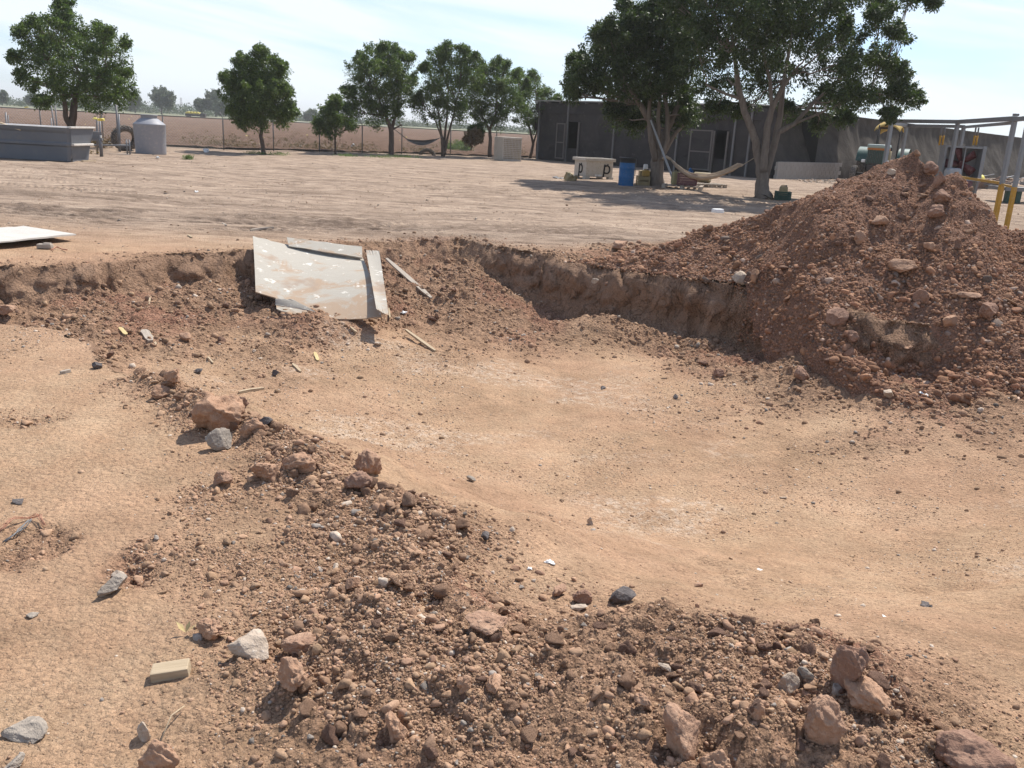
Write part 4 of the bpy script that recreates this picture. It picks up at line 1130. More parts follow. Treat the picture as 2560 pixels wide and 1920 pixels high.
scrap(2210, 1542, 12, M_WHITE, 'shiny plastic wrapper on the smooth floor at right', 'wrapper', 'plastic_scrap', 14, None, .1)
scrap(2310, 988, 18, M_WHITE, 'crushed white paper at the foot of the mound', 'paper', 'paper_scrap', 15, None, .2)
scrap(1010, 784, 10, M_WHITE, 'white paper scrap right of the plywood boards', 'paper', 'paper_scrap', 16, None, .3)
scrap(2315, 1515, 20, M_DARKST, 'clear crushed bottle lying on the smooth floor at right', 'bottle', 'crushed_bottle', 17, None, .15)
scrap(490, 480, 12, M_WHITE, 'small white scrap far out on the yard', 'plastic scrap', 'plastic_scrap', 18, None, .15)

# ------------------------------------------------------------------ yard things
def jug():
    p = W(1793, 537); s = p.y / FPX
    root = empty('plastic_jug', p, .3); tag(root, 'white plastic jug lying on the yard in front of the fig trees', 'jug')
    MB().box((0, 0, .07), (.26, .16, .14), bev=.035).build('body', M_WHITE, root)
    MB().tube((.12, 0, .07), (.165, 0, .07), .025, .022, 10).build('neck', M_WHITE, root)
jug()
def tank():
    p = W(378, 385); k = p.y / FPX
    r = 37 * k; root = empty('water_tank', p); tag(root, 'pale grey plastic water tank with a cone shoulder, standing without a lid', 'water tank')
    h = 1.11
    MB().lathe([(0, .01), (r * .93, .0), (r * .95, .03), (r * .955, h * .3), (r * .965, h * .32), (r * .97, h * .6), (r * .985, h * .62), (r, h), (r * 1.01, h + .01), (r * .98, h + .035), (r * .56, h + .23), (r * .52, h + .24)], n=48).build('body', M_TANK, root)
    MB().lathe([(r * .50, h + .22), (r * .50, h + .345), (r * .535, h + .35), (r * .535, h + .38), (r * .46, h + .38), (r * .45, h + .34), (r * .45, .3), (0, .3)], n=40).build('neck', M_TANK, root)
tank()
def tyre(name, R, wd, label=None, loc=(0, 0, 0), rot=(0, 0, 0), parent=None, lugs=20, inner=.62, rim=None):
    """tyre standing on its tread, axle along local X"""
    root = empty(name, loc); root.rotation_euler = rot
    if parent: root.parent = parent
    prof = [(inner * R, -.36 * wd), (.70 * R, -.48 * wd), (.84 * R, -.5 * wd), (.93 * R, -.42 * wd), (.955 * R, 0), (.93 * R, .42 * wd), (.84 * R, .5 * wd), (.70 * R, .48 * wd), (inner * R, .36 * wd), (inner * R * 1.03, .30 * wd), (.80 * R, .40 * wd), (.88 * R, 0), (.80 * R, -.40 * wd), (inner * R * 1.03, -.30 * wd), (inner * R, -.36 * wd)]
    ax = Matrix.Rotation(PI / 2, 3, 'Y')
    MB().lathe(prof, (0, 0, R), 48, True, ax).build('carcass', M_TYRE, root)
    b = MB()
    for i in range(lugs):
        for s in (-1, 1):
            a = 2 * PI * (i + (.5 if s > 0 else 0)) / lugs
            c = Vector((s * wd * .24, math.cos(a) * .965 * R, math.sin(a) * .965 * R + R))
            M = Matrix.Rotation(a, 3, 'X') @ Matrix.Rotation(s * .6, 3, 'Y')
            M = Matrix.Rotation(a, 3, 'X') @ Matrix.Rotation(-s * .65, 3, 'Y')
            b.box(c, (wd * .52, .075 * R, .06 * R), Matrix.Rotation(a - PI / 2, 3, 'X') @ Matrix.Rotation(s * .65, 3, 'Z'))
    b.build('tread', M_TYRE, root)
    return root
p = W(312, 377); t_ = tyre('loose_tyre', .52, .34, loc=p, rot=(R_(0), R_(14), R_(-52)), inner=.60)
tag(t_, 'worn tractor tyre standing on edge left of the grey tank', 'tyre')
p = W(1068, 388); t_ = tyre('old_tyre', .50, .26, loc=p - Vector((0, 0, .62)), rot=(0, 0, R_(88)), inner=.62)
tag(t_, 'dark tyre half buried by the fence under the grey net hammock', 'tyre')

def tub():
    pr_ = W(203, 409); Y0 = pr_.y
    Lh, Wd, Hh = 4.4, 1.5, 1.03
    root = empty('fibreglass_tub', pr_ + Vector((-.42, 0, 0)), R_(-3)); tag(root, 'blue grey fibreglass boat tub with a chalky white rim at the left edge', 'boat tub')
    # outer shell: sections along x from the right end (0) to the left
    xs = [(-.02, .82, .0), (-.10, .96, .0), (-.6, 1.0, 0), (-1.8, 1.02, 0), (-3.2, 1.0, 0.02), (-4.2, .9, .12), (-4.9, .55, .3)]
    prof = [(-.36, 0.0), (-.40, .03), (-.435, .46), (-.475, .50), (-.48, .56), (-.455, .60), (-.49, .86), (-.53, .93), (-.56, Hh), (-.50, Hh + .005), (-.46, Hh - .02), (-.42, .62), (-.38, .12), (0, .10)]
    full = prof + [(-a, b) for a, b in prof[::-1]][1:]
    V = []; F = []; n = len(full)
    for x, k, dz in xs:
        for i, (a, b) in enumerate(full):
            ex = .16 * (b / Hh)                                   # ends flare outwards
            xx = x + (ex if x > -.3 else 0)
            V.append((xx, (a * k) * Wd + Wd * .5, b + (dz if b < .5 else 0)))
    for j in range(len(xs) - 1):
        for i in range(n - 1):
            F.append((j * n + i, j * n + i + 1, (j + 1) * n + i + 1, (j + 1) * n + i))
    outer = [f for f in F if (f[0] % n) < 8 or (f[0] % n) >= n - 9]
    rim = [f for f in F if 8 <= (f[0] % n) < 9 or n - 10 <= (f[0] % n) < n - 9]
    outer = [f for f in F if (f[0] % n) < 8 or (f[0] % n) > n - 10]
    inner = [f for f in F if f not in outer and f not in rim]
    def part(nm, fs, m_):
        b = MB(); b.add(V, fs, False); return b.build(nm, m_, root)
    part('hull', outer, M_TUB); part('inner_skin', inner, M_TUBIN); part('rim', rim, M_TUBRIM)
    # end wall (transom) with the rim board
    e = MB()
    e.add([(0.0, .5 * Wd - .30 * Wd, .0), (0.0, .5 * Wd + .30 * Wd, 0), (.05, .5 * Wd + .37 * Wd, .5), (.05, .5 * Wd - .37 * Wd, .5), (.145, .5 * Wd + .45 * Wd, Hh), (.145, .5 * Wd - .45 * Wd, Hh),
           (.06, .5 * Wd + .43 * Wd, Hh), (.06, .5 * Wd - .43 * Wd, Hh), (-.06, .5 * Wd + .30 * Wd, .1), (-.06, .5 * Wd - .30 * Wd, .1)],
          [(0, 1, 2, 3), (3, 2, 4, 5), (5, 4, 6, 7), (7, 6, 8, 9)])
    e.build('transom', M_TUB, root)
    MB().box((.12, .5 * Wd, .53), (.10, .9 * Wd * .86, .07), bev=.02).build('end_ledge', M_TUBRIM, root)
    MB().box((.12, .5 * Wd, Hh + .01), (.13, .96 * Wd, .06), bev=.02).build('end_rim', M_TUBRIM, root)
    o = stick(tuple(D(-30, 296, Y0 + .2)), tuple(D(52, 325, Y0 + .05)), .10, .035, M_WOOD, 'pale wooden board laid across the rim of the boat tub', 'board', 'wood_board', 0)
    stick((205, 404), (238, 404), .15, .03, M_WOOD, 'pale wood offcut on the ground at the end of the boat tub', 'offcut', 'wood_offcut', .02)
tub()

def posts(specs):
    for (x, y0, x1, y1, Y, r, lab, m_) in specs:
        a = D(x, y0, Y); b = D(x1, y1, Y)
        b.z = 0
        root = MB().tube(b - b, a - b, r, r, 8).build('steel_post', m_); root.location = b; tag(root, lab, 'post')
posts([(14, 281, 17, 335, 33, .028, 'left post of the pair standing behind the boat tub at the left edge', M_STEEL),
       (20, 287, 21, 335, 32, .022, 'shorter right post of the pair behind the tub at the left edge', M_STEELD),
       (128, 295, 129, 338, 33, .022, 'short grey post left of the two leaning poles', M_STEEL),
       (128, 264, 141, 338, 34, .028, 'left one of two leaning poles behind the tub', M_STEELD),
       (138, 264, 144, 338, 34.3, .028, 'right one of two leaning poles behind the tub', M_STEELD),
       (243, 298, 243, 378, 33.5, .04, 'dark upright post behind the beam with a yellow tuft', M_STEELD),
       (250, 300, 250, 370, 33, .03, 'pale upright post under a yellow tuft', M_STEEL),
       (290, 262, 296, 340, 36, .04, 'leaning grey pole behind the tractor tyre', M_STEELD),
       (297, 285, 298, 340, 35.5, .03, 'short straight pole behind the tractor tyre', M_STEEL)])
def implement():
    p = W(225, 385); Y = 31.0
    a = D(150, 328, Y + 1.2); b = D(250, 338, Y)
    root = empty('beam_stand', (a.x, Y, 0)); tag(root, 'dark steel beam on short legs between the boat tub and the tyre', 'steel frame')
    o = Vector((a.x, Y, 0))
    MB().box((b + a) / 2 - o, ((b - a).length, .14, .22), (b - a).to_track_quat('X', 'Z').to_matrix()).build('beam', M_STEELD, root)
    for q in (a, b):
        g = q.copy(); g.z = 0
        MB().tube(g - o, q - o, .06, .06, 8).build('leg', M_STEELD, root)
    MB().box(D(238, 348, Y) - o, (.5, .10, .10)).build('cross_bar', M_STEELD, root)
    # low rail with end posts
    q = W(322, 388); root = empty('low_rail', q); tag(root, 'low galvanised rail on a U shaped end stand in front of the tyre', 'rail')
    Y2 = q.y
    a = D(205, 362, Y2 + .3) - q; b = D(322, 364, Y2) - q
    MB().tube(a, b, .03, .03, 8).build('rail', M_STEEL, root)
    for x in (316, 323):
        t = D(x, 349, Y2) - q; t2 = t.copy(); t2.z = 0
        MB().tube(t2, t, .028, .028, 8).build('end_post', M_STEEL, root)
    MB().tube(D(272, 387, Y2) - q + Vector((0, 0, .02)), Vector((.05, 0, .02)), .03, .03, 8).build('base_bar', M_STEEL, root)
    t = a.copy(); t.z = 0
    MB().tube(t, a, .03, .03, 8).build('end_post', M_STEEL, root)
implement()

# fence
def fence():
    B0 = W(568, 373); B0.z = 0; B1 = W(1010, 384); B2 = W(1345, 402)
    B2 = Vector((.9, 55.5, 0))
    B1 = Vector((-6.8, 50.5, 0)); B0 = Vector((-14.3, 43.2, 0))
    ctrl = [Vector((-42, 41.5, 0)), Vector((-28, 41.8, 0)), B0, B1, B2]
    pts = [ctrl[0]]
    for a, b in zip(ctrl[:-1], ctrl[1:]):
        n = max(1, round((b - a).length / 2.75))
        for i in range(1, n + 1): pts.append(a.lerp(b, i / n))
    root = empty('chain_link_fence', (ctrl[2].x, ctrl[2].y, 0)); o = Vector(root.location)
    tag(root, 'long chain link fence on thin steel posts along the ploughed field', 'fence')
    def ht(p): return 1.43 if p.x < -10 else 1.43 - .05 * (p.x + 10) / 11
    for i, p in enumerate(pts):
        h = ht(p); b = MB().tube(p - o, p - o + Vector((0, 0, h + .04)), .030, .030, 8)
        if i % 1 == 0: b.tube(p - o + Vector((0, 0, h + .02)), p - o + Vector((-.16, .1, h + .30)), .02, .018, 6)
        b.build('post', M_STEELD, root)
    b = MB()
    for p, q in zip(pts[:-1], pts[1:]): b.tube(p - o + Vector((0, 0, ht(p))), q - o + Vector((0, 0, ht(q))), .026, .026, 6)
    b.build('top_rail', M_STEELD, root)
    b = MB()
    for k in range(3):
        off = Vector((-.05 - .05 * k, .03 * k, .08 + .09 * k))
        for p, q in zip(pts[:-1], pts[1:]): b.tube(p - o + off + Vector((0, 0, ht(p))), q - o + off + Vector((0, 0, ht(q))), .004, .004, 3, False)
    b.build('barbed_wire', M_STEELD, root)
    # diamond mesh
    b = MB(); st = .14; w = .0045
    for p, q in zip(pts[:-1], pts[1:]):
        L_ = (q - p).length; d = (q - p) / L_; h = ht(p) - .02
        t = -h
        while t < L_:
            for s in (1, -1):
                a0, a1 = max(0, t), min(L_, t + h)
                if a1 <= a0: continue
                za, zb = (a0 - t, a1 - t) if s > 0 else (h - (a0 - t), h - (a1 - t))
                P = p - o + d * a0 + Vector((0, 0, za)); Q = p - o + d * a1 + Vector((0, 0, zb))
                n_ = Vector((0, 0, w)); m_ = d * w
                b.add([P - n_, Q - n_, Q + n_, P + n_, P + Vector((d.y, -d.x, 0)) * w * 1.2, Q + Vector((d.y, -d.x, 0)) * w * 1.2], [(0, 1, 5, 4), (4, 5, 2, 3), (3, 2, 1, 0)])
            t += st
    b.build('chain_link', M_STEEL, root)
fence()

# ------------------------------------------------------------------ field beyond the fence
def field():
    m, t, b = newmat('ploughed_soil')
    st = noise(t, 1.0, 6, .7, worldvec(t, (.12, .9, 1))); fn = noise(t, 6, 5, .75, worldvec(t))
    c = mix(t, ramp(t, st, .35, .65), (.125, .078, .053), (.210, .136, .096)); c = mix(t, ramp(t, fn, .56, .7), c, (.30, .20, .145)); c = mix(t, ramp(t, fn, .36, .44, (1, 1, 1), (0, 0, 0)), c, (.13, .08, .055))
    L(t, c, b.inputs['Base Color']); b.inputs['Roughness'].default_value = 1; b.inputs['Specular IOR Level'].default_value = .05
    bump(t, b, fn, 1.0, .15)
    ys = np.concatenate([np.arange(0, 30, .13), np.geomspace(30, 270, 260)])
    us = np.linspace(0, 1, 420)
    xl = -46; 
    U, Yv = np.meshgrid(us, ys)
    f0x = np.array([-70, -28, -14.3, -6.8, .9, 8]); f0y = np.array([42.3, 42.4, 44.0, 51.3, 56.3, 60])
    X = -70 + U * 78 + (U - .55) * Yv * .95
    base = np.interp(X - (U - .55) * Yv * .95, f0x, f0y)
    Y = base + Yv
    x = X.ravel(); y = Y.ravel()
    z = .045 + .05 * np.sin((y - .15 * x) * 2 * PI / .95) * ss(0, 2, Yv.ravel()) + .09 * (fbm(x * 1.5, y * 1.5, 3, 400) + .3) + .05 * fbm(x * 6, y * 6, 2, 402)
    z = np.maximum(z, .02) * ss(275, 200, Yv.ravel()) + .02
    nr, nc = X.shape
    i = (np.arange(nr - 1)[:, None] * nc + np.arange(nc - 1)[None, :]).ravel()
    o = npmesh('field', np.stack([x, y, z], 1), np.stack([i, i + 1, i + nc + 1, i + nc], 1), m, True)
    tag(o, kind='structure')
    # green crop strip beyond
    m2, t, b = newmat('green_crop'); fn = noise(t, .25, 6, .7, worldvec(t, (.2, 1.5, 1)))
    c = mix(t, ramp(t, fn, .35, .65), (.13, .135, .075), (.22, .215, .125)); L(t, c, b.inputs['Base Color']); b.inputs['Roughness'].default_value = 1
    X, Y = np.meshgrid(np.linspace(-420, 60, 240), np.linspace(250, 800, 160)); x = X.ravel(); y = Y.ravel()
    z = .05 + .35 * (fbm(x * .2, y * .2, 4, 410) + .5) * ss(250, 262, y)
    nr, nc = X.shape; i = (np.arange(nr - 1)[:, None] * nc + np.arange(nc - 1)[None, :]).ravel()
    o = npmesh('crop_field', np.stack([x, y, z], 1), np.stack([i, i + 1, i + nc + 1, i + nc], 1), m2, True); tag(o, kind='structure')
field()
YEL = [(10, 273, 34, 'at the far left above the fence rail'), (48, 275, 34, 'beside the first fence post'), (213, 312, 36, 'on the soil right of the forked trunk'),
       (253, 299, 32.8, 'caught on top of the pale post'), (237, 296, 33.3, 'caught on the dark upright post'), (328, 291, 70, 'far out above the tyre'), (322, 298, 60, 'far out just above the tyre'),
       (403, 307, 52, 'beside the neck of the grey tank'), (545, 306, 62, 'alone on open soil near the lone dense tree'), (616, 340, 47, 'by the fence left of the dense tree trunk'),
       (661, 346, 46, 'right of the dense tree trunk'), (768, 338, 50, 'left of the young tree'), (1000, 352, 49.5, 'left of the grey net hammock'), (1016, 343, 50, 'at the left end of the grey net hammock'),
       (188, 290, 60, 'between the fork and the first leaning fence post'), (65, 268, 90, 'far across the field at left')]
for i, (px, py, Y, lab) in enumerate(YEL):
    pp = D(px, py, Y)
    V, Fc = stone_verts(3, 700 + i, 2.0, 5); s = (10 if i in (2, 3) else 6) * Y / FPX
    V = V / np.abs(V).max() * np.array([s, s, s * .5])
    if pp.z > .5 and i not in (3, 4): 
        g = W(px, py, .12) if W(px, py, .12).y > 0 else pp
        g.y = min(g.y, 240); pp = W(px, py, .12) if g.y < 200 else pp
    o = npmesh('yellow_scrap', V, Fc, M_YSCRAP, False); o.location = pp
    tag(o, 'scrap of yellow film ' + lab, 'plastic scrap', 'yellow film scraps by the field')
def far_truck():
    p = Vector(D(487, 292, 235)); p.z = 0
    root = empty('loaded_truck', p, .1); tag(root, 'tiny dark farm truck with a yellow load far across the field', 'truck')
    MB().box((-.4, 0, .75), (3.6, 1.6, .5), bev=.05).build('bed', M_DKMETAL, root)
    b = MB()
    for k in range(9): b.box((-1.9 + k * .38, 0, 1.25 + .12 * (k % 2)), (.42, 1.4, .45), bev=.1)
    b.build('load', M_YSCRAP, root)
    MB().box((2.1, 0, .85), (1.3, 1.6, .9), bev=.15).build('cab', M_DKMETAL, root)
    for x in (-1.5, 2.0):
        MB().lathe([(0, -.85), (.4, -.85), (.4, .85), (0, .85)], (x, 0, .4), 14, False, Matrix.Rotation(PI / 2, 3, 'X')).build('wheel', M_TYRE, root)
far_truck()
def mast():
    p = Vector(D(454, 280, 900)); p.z = 0; root = empty('radio_mast', p); tag(root, 'thin lattice mast on the horizon behind the round far tree', 'mast')
    b = MB()
    for sx in (-1, 1):
        for sy in (-1, 1): b.tube((sx * 1.3, sy * 1.3, 0), (sx * .4, sy * .4, 14), .16, .12, 4)
    for k in range(7): b.tube((-1.2 + .11 * k, 0, 2 * k), (1.1 - .11 * k, 0, 2 * k + 2), .1, .1, 4)
    b.build('lattice', M_STEELD, root)
mast()

# ------------------------------------------------------------------ foliage
def leaves_mesh(name, C, Rad, n_per, size, mat, parent, droop=.35, seed=0, spread=.55, asp=.45):
    """C (k,3) clump centres, Rad (k,) clump radii -> small folded leaves"""
    r = np.random.default_rng(seed)
    k = len(C); n = k * n_per
    idx = np.repeat(np.arange(k), n_per)
    d = r.normal(size=(n, 3)); d /= np.linalg.norm(d, axis=1)[:, None]
    rad = r.random(n) ** spread
    P = C[idx] + d * (rad * Rad[idx])[:, None] * np.array([1, 1, .8])
    # leaf frame: along = outward and drooping
    al = d * .6 + r.normal(size=(n, 3)) * .5; al[:, 2] -= droop; al /= np.linalg.norm(al, axis=1)[:, None]
    up = r.normal(size=(n, 3)) * .7 + np.array([0, 0, .7]); sd_ = np.cross(al, up); sd_ /= np.linalg.norm(sd_, axis=1)[:, None] + 1e-9
    s = size * r.uniform(.6, 1.3, n)
    nn = np.cross(sd_, al)
    A = P; B = P + al * (s * .5)[:, None] + sd_ * (s * asp * .5)[:, None] + nn * (s * .08)[:, None]
    E = P + al * s[:, None]; G = P + al * (s * .5)[:, None] - sd_ * (s * asp * .5)[:, None] + nn * (s * .08)[:, None]
    V = np.stack([A, B, E, G], 1).reshape(-1, 3)
    F = np.arange(n * 4).reshape(n, 4)
    tone = np.clip(r.beta(2, 2.6, n) + r.normal(size=k)[idx] * .13, 0, 1)
    T = np.repeat(tone, 4); T = np.stack([T, T, T, np.ones_like(T)], 1)
    return npmesh(name, V, F, mat, False, parent, {'tone': T})
def limb(b, p0, p1, r0, r1, wob=.06, n=6, seg=5, rr=random):
    pts = []; rad = []
    L_ = (p1 - p0).length
    for i in range(seg + 1):
        t = i / seg
        q = p0.lerp(p1, t)
        if 0 < i < seg: q += Vector((rr.uniform(-1, 1), rr.uniform(-1, 1), rr.uniform(-.4, .8))) * wob * L_
        pts.append(q); rad.append(r0 + (r1 - r0) * t)
    b.path(pts, rad, n)
    return pts
DENS = 2.15
def tree(name, base, Y, lobes, trunkpts, mats, label, cat='tree', leaf=.12, per=26, dens=1.0, group=None, seed=1, crownz=None, depth=.8, trunk_r=.12, clump=.30, droop=.35, cover=1.0, extra=None, nlimb=1.0, grow=1.13, tuft=4, frontcut=None, tsc=1.0):
    """lobes: (px, py, radius px) as seen in the photograph, given a real depth round the trunk"""
    rr = random.Random(seed); r = np.random.default_rng(seed)
    root = empty(name, base); tag(root, label, cat, group)
    o = Vector(base)
    k = Y / FPX
    cx = sum(l[0] for l in lobes) / len(lobes); cy = sum(l[1] for l in lobes) / len(lobes)
    hw = max(abs(l[0] - cx) + l[2] for l in lobes) * k; hh = max(abs(l[1] - cy) + l[2] for l in lobes) * k
    C = []; RD = []; lob3 = []
    for (px, py, rp) in lobes:
        u = min(1, math.hypot((px - cx) * k / hw, (py - cy) * k / hh))
        span = depth * hw * math.sqrt(max(0, 1 - u * u))
        R0 = rp * k * grow
        nn = 1 if span < R0 * .8 else 2
        for s in range(nn):
            if s == 0 and nn == 2 and frontcut and frontcut(px, py): continue
            dy = (0 if nn == 1 else (-1 if s == 0 else 1) * span * rr.uniform(.35, .95)) + rr.uniform(-.3, .3) * R0
            c = D(px, py, Y + dy)
            if nn == 2: c = D(px + rr.uniform(-.2, .2) * rp, py + rr.uniform(-.2, .2) * rp, Y + dy)
            R1 = R0 * (1 if nn == 1 else rr.uniform(.85, 1.0)) * (Y + dy) / Y
            lob3.append((c, R1))
            m_ = max(3, int(DENS * dens * 5.2 * (R1 / clump) ** 2 * .62))
            d = r.normal(size=(m_, 3)); d /= np.linalg.norm(d, axis=1)[:, None]
            rad = R1 * (.25 + .75 * r.random(m_) ** .5) * .92
            pts = np.array(c)[None] + d * rad[:, None]
            C.append(pts); RD.append(np.full(m_, clump) * r.uniform(.6, 1.15, m_))
            for q in range(tuft):
                dd = r.normal(size=3) * np.array([.75, .75, .5]) + np.array([0, 0, .75]); dd /= np.linalg.norm(dd)
                tt_ = np.linspace(.75, r.uniform(1.15, 1.6), 6)
                C.append(np.array(c)[None] + dd[None] * (R1 * tt_)[:, None] + r.normal(size=(6, 3)) * .05); RD.append(clump * np.linspace(.75, .3, 6))
    C = np.concatenate(C); RD = np.concatenate(RD)
    keep = C[:, 2] > .35
    C = C[keep]; RD = RD[keep]
    b = MB()
    ends = []
    for chain in trunkpts:                                   # [(px, py, dY, r)]
        P = []; Rr = []
        for (px, py, dY, rad) in chain:
            q = D(px, py, Y + dY); P.append(q - o); Rr.append(rad * tsc)
        if chain[0][1] > 900 or chain[0][3] < 0: pass
        # smooth the chain a little
        Q = []; Q2 = []
        for i in range(len(P) - 1):
            for s in range(4):
                t = s / 4; Q.append(P[i].lerp(P[i + 1], t) + Vector((rr.uniform(-1, 1), rr.uniform(-1, 1), 0)) * Rr[i] * .12); Q2.append(Rr[i] + (Rr[i + 1] - Rr[i]) * t)
        Q.append(P[-1]); Q2.append(Rr[-1])
        b.path(Q, Q2, 10)
        ends.append((P[-1], Rr[-1])); 
        if len(P) > 2: ends.append((P[-2], Rr[-2] * .7))
    for c, R1 in lob3:
        c = c - o
        e, er = min(ends, key=lambda q: (q[0] - c).length + (3 if q[0].z > c.z + .2 else 0))
        if rr.random() > nlimb or (e - c).length > 2.5: continue
        pts = limb(b, e, c, min(er * .75, .02 + R1 * .05), .012, .05, 6, 5, rr)
        for q in range(3):
            dd = Vector((rr.uniform(-1, 1), rr.uniform(-1, 1), rr.uniform(-.3, 1))).normalized()
            limb(b, pts[3], c + dd * R1 * .75, .014, .006, .05, 4, 3, rr)
    b.build('trunk', mats[0], root)
    leaves_mesh('crown', C - np.array(o)[None], RD, per, leaf, mats[1], root, droop, seed)
    return root

# trees along the fence
NEEM = (M_BARKB, M_LEAFB)
def tk(px, Y): return Vector(D(px, 300, Y)).x
tree('forked_tree', (D(180, 330, 38.5).x, 38.5, 0), 38.5,
     [(163, 18, 15), (152, 45, 20), (140, 75, 22), (92, 78, 26), (60, 95, 18), (45, 148, 18), (105, 125, 42), (170, 115, 42), (240, 110, 36), (262, 92, 18), (288, 135, 32), (120, 185, 46), (190, 180, 50), (255, 190, 44), (300, 205, 28), (75, 205, 22), (235, 245, 36), (310, 248, 28), (155, 240, 34), (112, 262, 18), (270, 225, 34)],
     [[(181, 345, 0, .20), (179, 318, 0, .17), (183, 285, 0, .15), (188, 240, .3, .12), (200, 190, .5, .07)], [(179, 318, 0, .15), (165, 298, -.2, .11), (163, 262, -.4, .09), (150, 215, -.6, .06), (120, 150, -.8, .035)], [(188, 240, .3, .08), (230, 215, 0, .05), (265, 170, 0, .03)], [(200, 190, .5, .05), (165, 110, .2, .03), (160, 40, 0, .012)]],
     NEEM, 'forked broad tree at far left behind the boat tub, with a tall loose top', leaf=.11, per=34, dens=.62, seed=21, clump=.30)
tree('dense_tree', (D(655, 383, 41).x - .1, 41, 0), 41,
     [(655, 130, 12), (607, 155, 16), (660, 165, 26), (700, 178, 17), (655, 200, 34), (618, 200, 32), (690, 215, 28), (592, 215, 26), (568, 203, 14), (640, 245, 44), (690, 255, 36), (600, 258, 34), (722, 282, 20), (715, 235, 18), (655, 290, 34), (592, 290, 18), (618, 290, 26), (700, 300, 20)],
     [[(660, 388, 0, .11), (657, 365, 0, .09), (652, 340, 0, .085), (655, 310, 0, .08), (655, 250, 0, .05), (655, 160, 0, .015)]],
     NEEM, 'lone dense dark tree with ragged crown in front of the fence', leaf=.10, per=40, dens=.85, seed=22, clump=.27)
tree('young_tree', (D(838, 385, 45).x, 45, 0), 45,
     [(840, 255, 9), (836, 275, 18), (812, 295, 20), (860, 298, 22), (798, 318, 13), (838, 318, 22), (875, 318, 12), (815, 325, 14)],
     [[(838, 388, 0, .05), (838, 340, 0, .045), (837, 290, 0, .02)]],
     NEEM, 'young small tree between the lone dense tree and the tree row', leaf=.12, per=22, dens=.62, seed=23, clump=.26)
tree('row_tree', (D(975, 385, 48.5).x, 48.5, 0), 48.5,
     [(965, 120, 9), (940, 140, 20), (990, 140, 18), (905, 150, 18), (895, 188, 26), (940, 190, 36), (990, 185, 32), (1025, 155, 14), (872, 238, 16), (902, 248, 32), (950, 248, 38), (1000, 240, 30), (892, 280, 20), (940, 292, 26), (985, 285, 22), (1012, 205, 22), (960, 165, 26)],
     [[(978, 392, 0, .15), (978, 360, 0, .14), (978, 325, 0, .13), (965, 290, -.2, .08), (940, 230, -.3, .04)], [(978, 325, 0, .1), (992, 280, .2, .06), (1000, 210, .2, .03)], [(978, 325, 0, .06), (1005, 312, .2, .03)]],
     NEEM, 'first tree of the fence row, straight single trunk, left of the grey net', leaf=.105, per=36, dens=.66, group=None, seed=24, clump=.30)
tree('row_tree', (D(1108, 387, 50).x, 50, 0), 50,
     [(1093, 145, 18), (1120, 128, 15), (1160, 138, 16), (1186, 152, 14), (1100, 185, 32), (1150, 180, 34), (1070, 178, 18), (1185, 198, 26), (1090, 235, 35), (1140, 240, 36), (1052, 265, 22), (1100, 280, 24), (1148, 285, 24), (1045, 248, 12)],
     [[(1108, 392, 0, .12), (1106, 350, 0, .08), (1098, 300, 0, .05), (1090, 230, 0, .03)], [(1108, 388, 0, .1), (1112, 340, .1, .07), (1118, 290, .2, .05), (1120, 220, .2, .03)], [(1110, 388, 0, .1), (1120, 340, -.1, .06), (1132, 295, 0, .05), (1150, 220, 0, .03)], [(1108, 388, 0, .08), (1103, 340, -.2, .05), (1085, 295, -.2, .03)]],
     NEEM, 'second tree of the row, splayed into several thin stems', leaf=.105, per=36, dens=.66, seed=25, clump=.30)
tree('row_tree', (D(1223, 387, 52).x, 52, 0), 52,
     [(1205, 170, 15), (1238, 172, 18), (1262, 168, 11), (1222, 208, 32), (1268, 218, 26), (1200, 245, 32), (1250, 255, 34), (1290, 268, 22), (1208, 298, 22), (1255, 298, 26), (1292, 190, 10), (1190, 215, 18)],
     [[(1224, 392, 0, .13), (1226, 350, 0, .10), (1224, 325, 0, .09), (1205, 290, 0, .05)], [(1224, 325, 0, .08), (1238, 290, 0, .05), (1245, 220, 0, .03)]],
     NEEM, 'third tree of the row, its trunk left of the cream cage', leaf=.105, per=36, dens=.66, seed=26, clump=.30)
tree('row_tree', (D(1325, 393, 55).x, 55.5, 0), 55,
     [(1335, 192, 11), (1295, 185, 8), (1330, 225, 24), (1360, 240, 16), (1302, 248, 24), (1345, 278, 26), (1310, 298, 24), (1378, 262, 14), (1395, 252, 8), (1335, 318, 14), (1300, 215, 18)],
     [[(1325, 398, 0, .10), (1333, 360, 0, .08), (1325, 325, 0, .06), (1315, 280, 0, .03)], [(1333, 360, 0, .06), (1345, 320, 0, .04), (1350, 270, 0, .02)]],
     NEEM, 'last leaning tree of the row, tucked against the shed corner', leaf=.105, per=36, dens=.66, seed=27, clump=.30)

